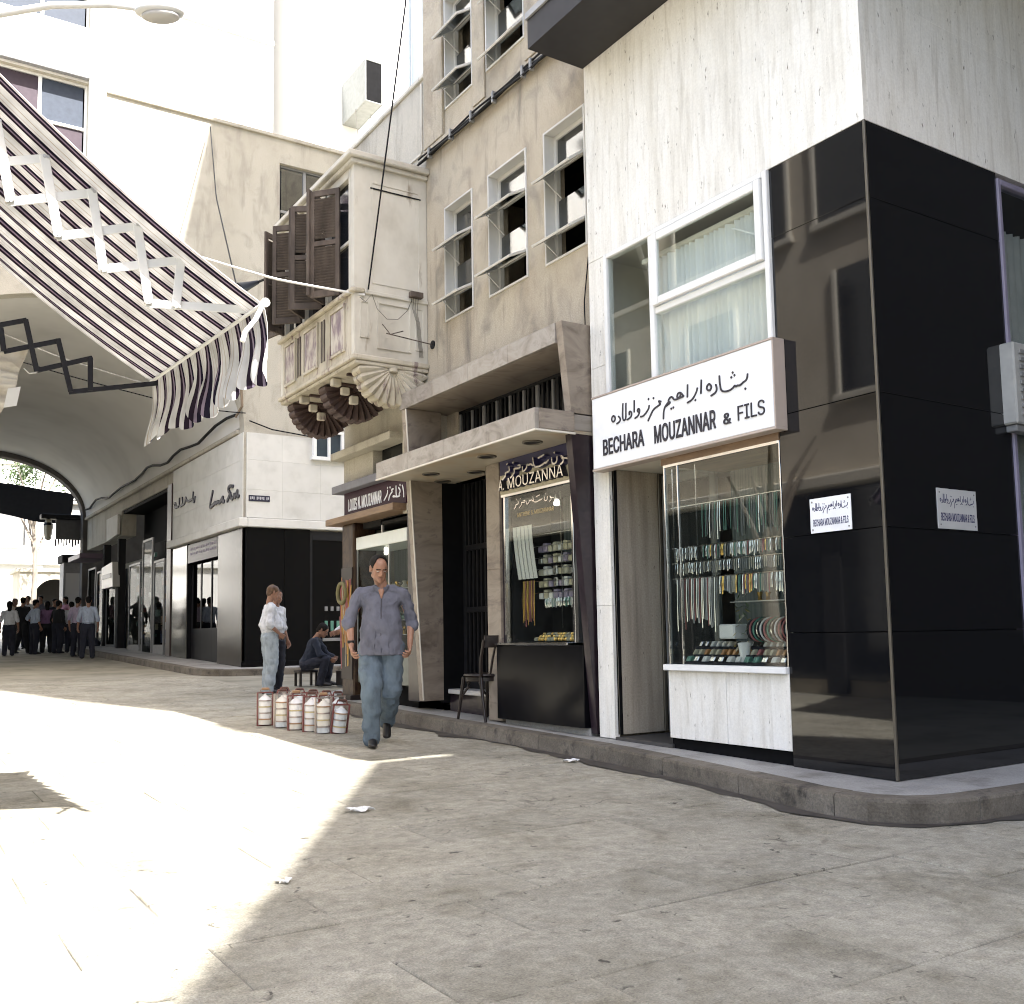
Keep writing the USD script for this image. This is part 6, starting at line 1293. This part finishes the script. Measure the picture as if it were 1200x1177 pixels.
person('man half hidden behind the stout man in white shirt, smiling', (5.65, 15.95, float(g(15.95))), HEAD(.55, -.8), J, WHITESH, NAVYT, HAIRD, SKIN2)
J = stance(1.70, head=(0, .30, .98), neck=(0, .20, .87), chest=(0, .13, .68), pelvis=(0, 0, .40), gaze=(.0, .85, -.5), shl=(-.185, .19, .80), shr=(.185, .19, .80), ell=(-.22, .32, .56), elr=(.22, .30, .56), wrl=(-.10, .48, .50), wrr=(.12, .46, .48),
           hipl=(-.10, .02, .37), hipr=(.10, .02, .37), knl=(-.17, .40, .46), knr=(.17, .38, .46), anl=(-.16, .34, .075), anr=(.17, .30, .075))
sg_ = float(g(16.85))
person('man in dark blue jacket crouched on a low stool, head bent over his work', (6.52, 16.85, sg_), HEAD(.75, -.5), J, NAVYS, NAVYT, HAIRD, sleeves='long', skin=SKIN2, hcurl=(.9, .9))
stl = thing('low_stool', 'low dark stool under the crouching man in the blue jacket', 'stool', (6.52, 16.85, sg_))
put('seat', ch(6.35, 6.70, 16.71, 17.01, sg_ + .24, sg_ + .28, .01), WOOD, stl)
for sx, sy in ((6.38, 16.74), (6.67, 16.74), (6.38, 16.98), (6.67, 16.98)): put('leg', ch(sx - .02, sx + .02, sy - .02, sy + .02, sg_, sg_ + .24, .004), WOOD, stl)
bx = thing('shoeshine_box', 'dark wooden work box with brass bottles in front of the crouching man', 'box', (7.15, 16.45, sg_))
put('body', ch(6.98, 7.35, 16.3, 16.6, sg_, sg_ + .26, .01), WOOD, bx); put('top', ch(7.08, 7.25, 16.38, 16.52, sg_ + .26, sg_ + .34, .01), STEEL, bx)
for k in range(5): put('bottle', lathe([(0, 0), (.022, 0), (.022, .09), (.01, .12), (.01, .14), (0, .14)], 10, (7.0 + .08 * k, 16.33, sg_ + .26)), [GOLD, STEEL, COL[1]][k % 3], bx, smooth=40)
J = stance(1.70, head=(0, .22, 1.52), neck=(0, .14, 1.40), chest=(0, .07, 1.20), shl=(-.185, .10, 1.33), shr=(.185, .10, 1.33), ell=(-.24, .22, 1.10), elr=(.25, .22, 1.09), wrl=(-.18, .42, 1.0), wrr=(.2, .42, .98), gaze=(0, .8, -.5))
person('man in white shirt bending behind the jeweller column, mostly hidden', (7.25, 16.1, float(g(16.1))), HEAD(-1, .12), J, WHITESH, NAVYT, HAIRD, sleeves='long', skin=SKIN2)
# far figures under and beyond the vault
def far(label, x, y, face, shirt, tr, H=1.7, hair=HAIRD, grp=None, skin=SKIN2, **k):
    J = stance(H, gaze=k.pop('gaze', (0, 1, 0)), **k.pop('pose', {}))
    person(label, (x, y, float(g(y))), face, J, shirt, tr, hair, skin, fine=False, **k)
far('man in pale blue shirt and dark trousers seen from behind under the vault', 5.13, 29.7, HEAD(.15, 1), PALEBLUE, NAVYT, 1.72, sleeves='rolled', belt=LEATHERB, pose=dict(anl=(-.14, -.05, .075), anr=(.13, .03, .075)))
far('man in lilac shirt partly hidden behind the man in pale blue', 5.10, 31.2, HEAD(.6, .8), LILAC, NAVYT, 1.72, sleeves='half')
far('woman in white blouse and dark skirt at the left end of the crowd', 3.5, 32.9, HEAD(.2, .9), WHITESH, NAVYT, 1.60, sleeves='half', female=True)
far('person in black jacket standing near the left of the crowd beyond the vault', 4.02, 34.3, HEAD(.5, .7), BLACKC, BLACKC, 1.74, sleeves='long', pose=dict(anl=(-.16, -.10, .075), anr=(.15, .08, .075)))
far('man in pale blue shirt with one arm on his hip in the crowd', 4.28, 33.6, HEAD(.8, .3), PALEBLUE, NAVYT, 1.66, pose=dict(ell=(-.40, -.05, 1.14), wrl=(-.20, .05, .98)))
far('person in mauve top and black trousers seen from behind in the crowd', 4.74, 34.5, HEAD(.1, 1), MAUVESH, BLACKC, 1.62, sleeves='half', female=True, girth=1.15)
far('person in dark clothes standing in the middle of the crowd', 4.98, 33.9, HEAD(.8, .5), BLACKC, NAVYT, 1.64, sleeves='long', girth=1.15)
far('person in white shirt with a red belt at the right of the crowd', 5.42, 34.3, HEAD(.1, 1), WHITESH, NAVYT, 1.60, belt=plain('red_belt', (.25, .03, .05), .5), sleeves='half')
far('taller person in white shirt in the sun behind the black jacket', 4.62, 38.1, HEAD(-.3, -.9), WHITESH, NAVYT, 1.84)
far('person in grey mauve shirt with an elbow raised at the back of the crowd', 5.10, 38.7, HEAD(-.4, -.9), GREYSHIRT, NAVYT, 1.86, pose=dict(ell=(-.40, .02, 1.30), wrl=(-.28, .14, 1.42)))
far('brown haired woman in a cream blouse at the back of the crowd', 4.15, 37.6, HEAD(.4, -.8), cloth('cream_blouse', (.55, .48, .38)), NAVYT, 1.74, hair=HAIRB, female=True, sleeves='half')
far('man in dark blue jacket behind the person with the red belt', 5.36, 37.4, HEAD(.5, -.8), NAVYS, NAVYT, 1.74, sleeves='long')
far('woman in pink print blouse at the right end of the crowd', 5.97, 39.0, HEAD(-.8, -.5), PINKSH, NAVYT, 1.84, female=True, sleeves='half')
far('dark figure stooping over the low stall under the vault', 5.75, 36.2, HEAD(.9, .3), BLACKC, BLACKC, 1.66, sleeves='long', pose=dict(head=(0, .34, 1.28), neck=(0, .26, 1.20), chest=(0, .16, 1.06), shl=(-.18, .22, 1.16), shr=(.18, .22, 1.16), ell=(-.22, .36, .92), elr=(.22, .36, .92), wrl=(-.16, .52, .80), wrr=(.16, .52, .80)))
stt = thing('street_stall', 'low dark vendor table piled with bags at the mouth of the vault', 'stall', (5.9, 37, float(g(37))))
put('table', ch(5.35, 6.3, 36.4, 37.3, g(37) + .45, g(37) + .52, .01), WOOD, stt)
for sx in (5.4, 6.25): put('leg', ch(sx - .03, sx + .03, 36.5, 36.56, g(37) - .05, g(37) + .45, .005), WOOD, stt)
for k, (x, y) in enumerate(((5.6, 36.8), (5.95, 36.9), (6.4, 36.2))):
    b_ = trimesh.creation.icosphere(3, 1.0); b_.apply_scale([.25, .22, .22]); b_.vertices += (meshkit.fbm(b_.vertices * 6, 3, k) - .5)[:, None] * b_.vertices * .5; b_.apply_translation((x, y, g(y) + (.70 if k < 2 else .2))); put('bag', b_, [TARP, BLACKC, NAVYS][k], stt, smooth=True)
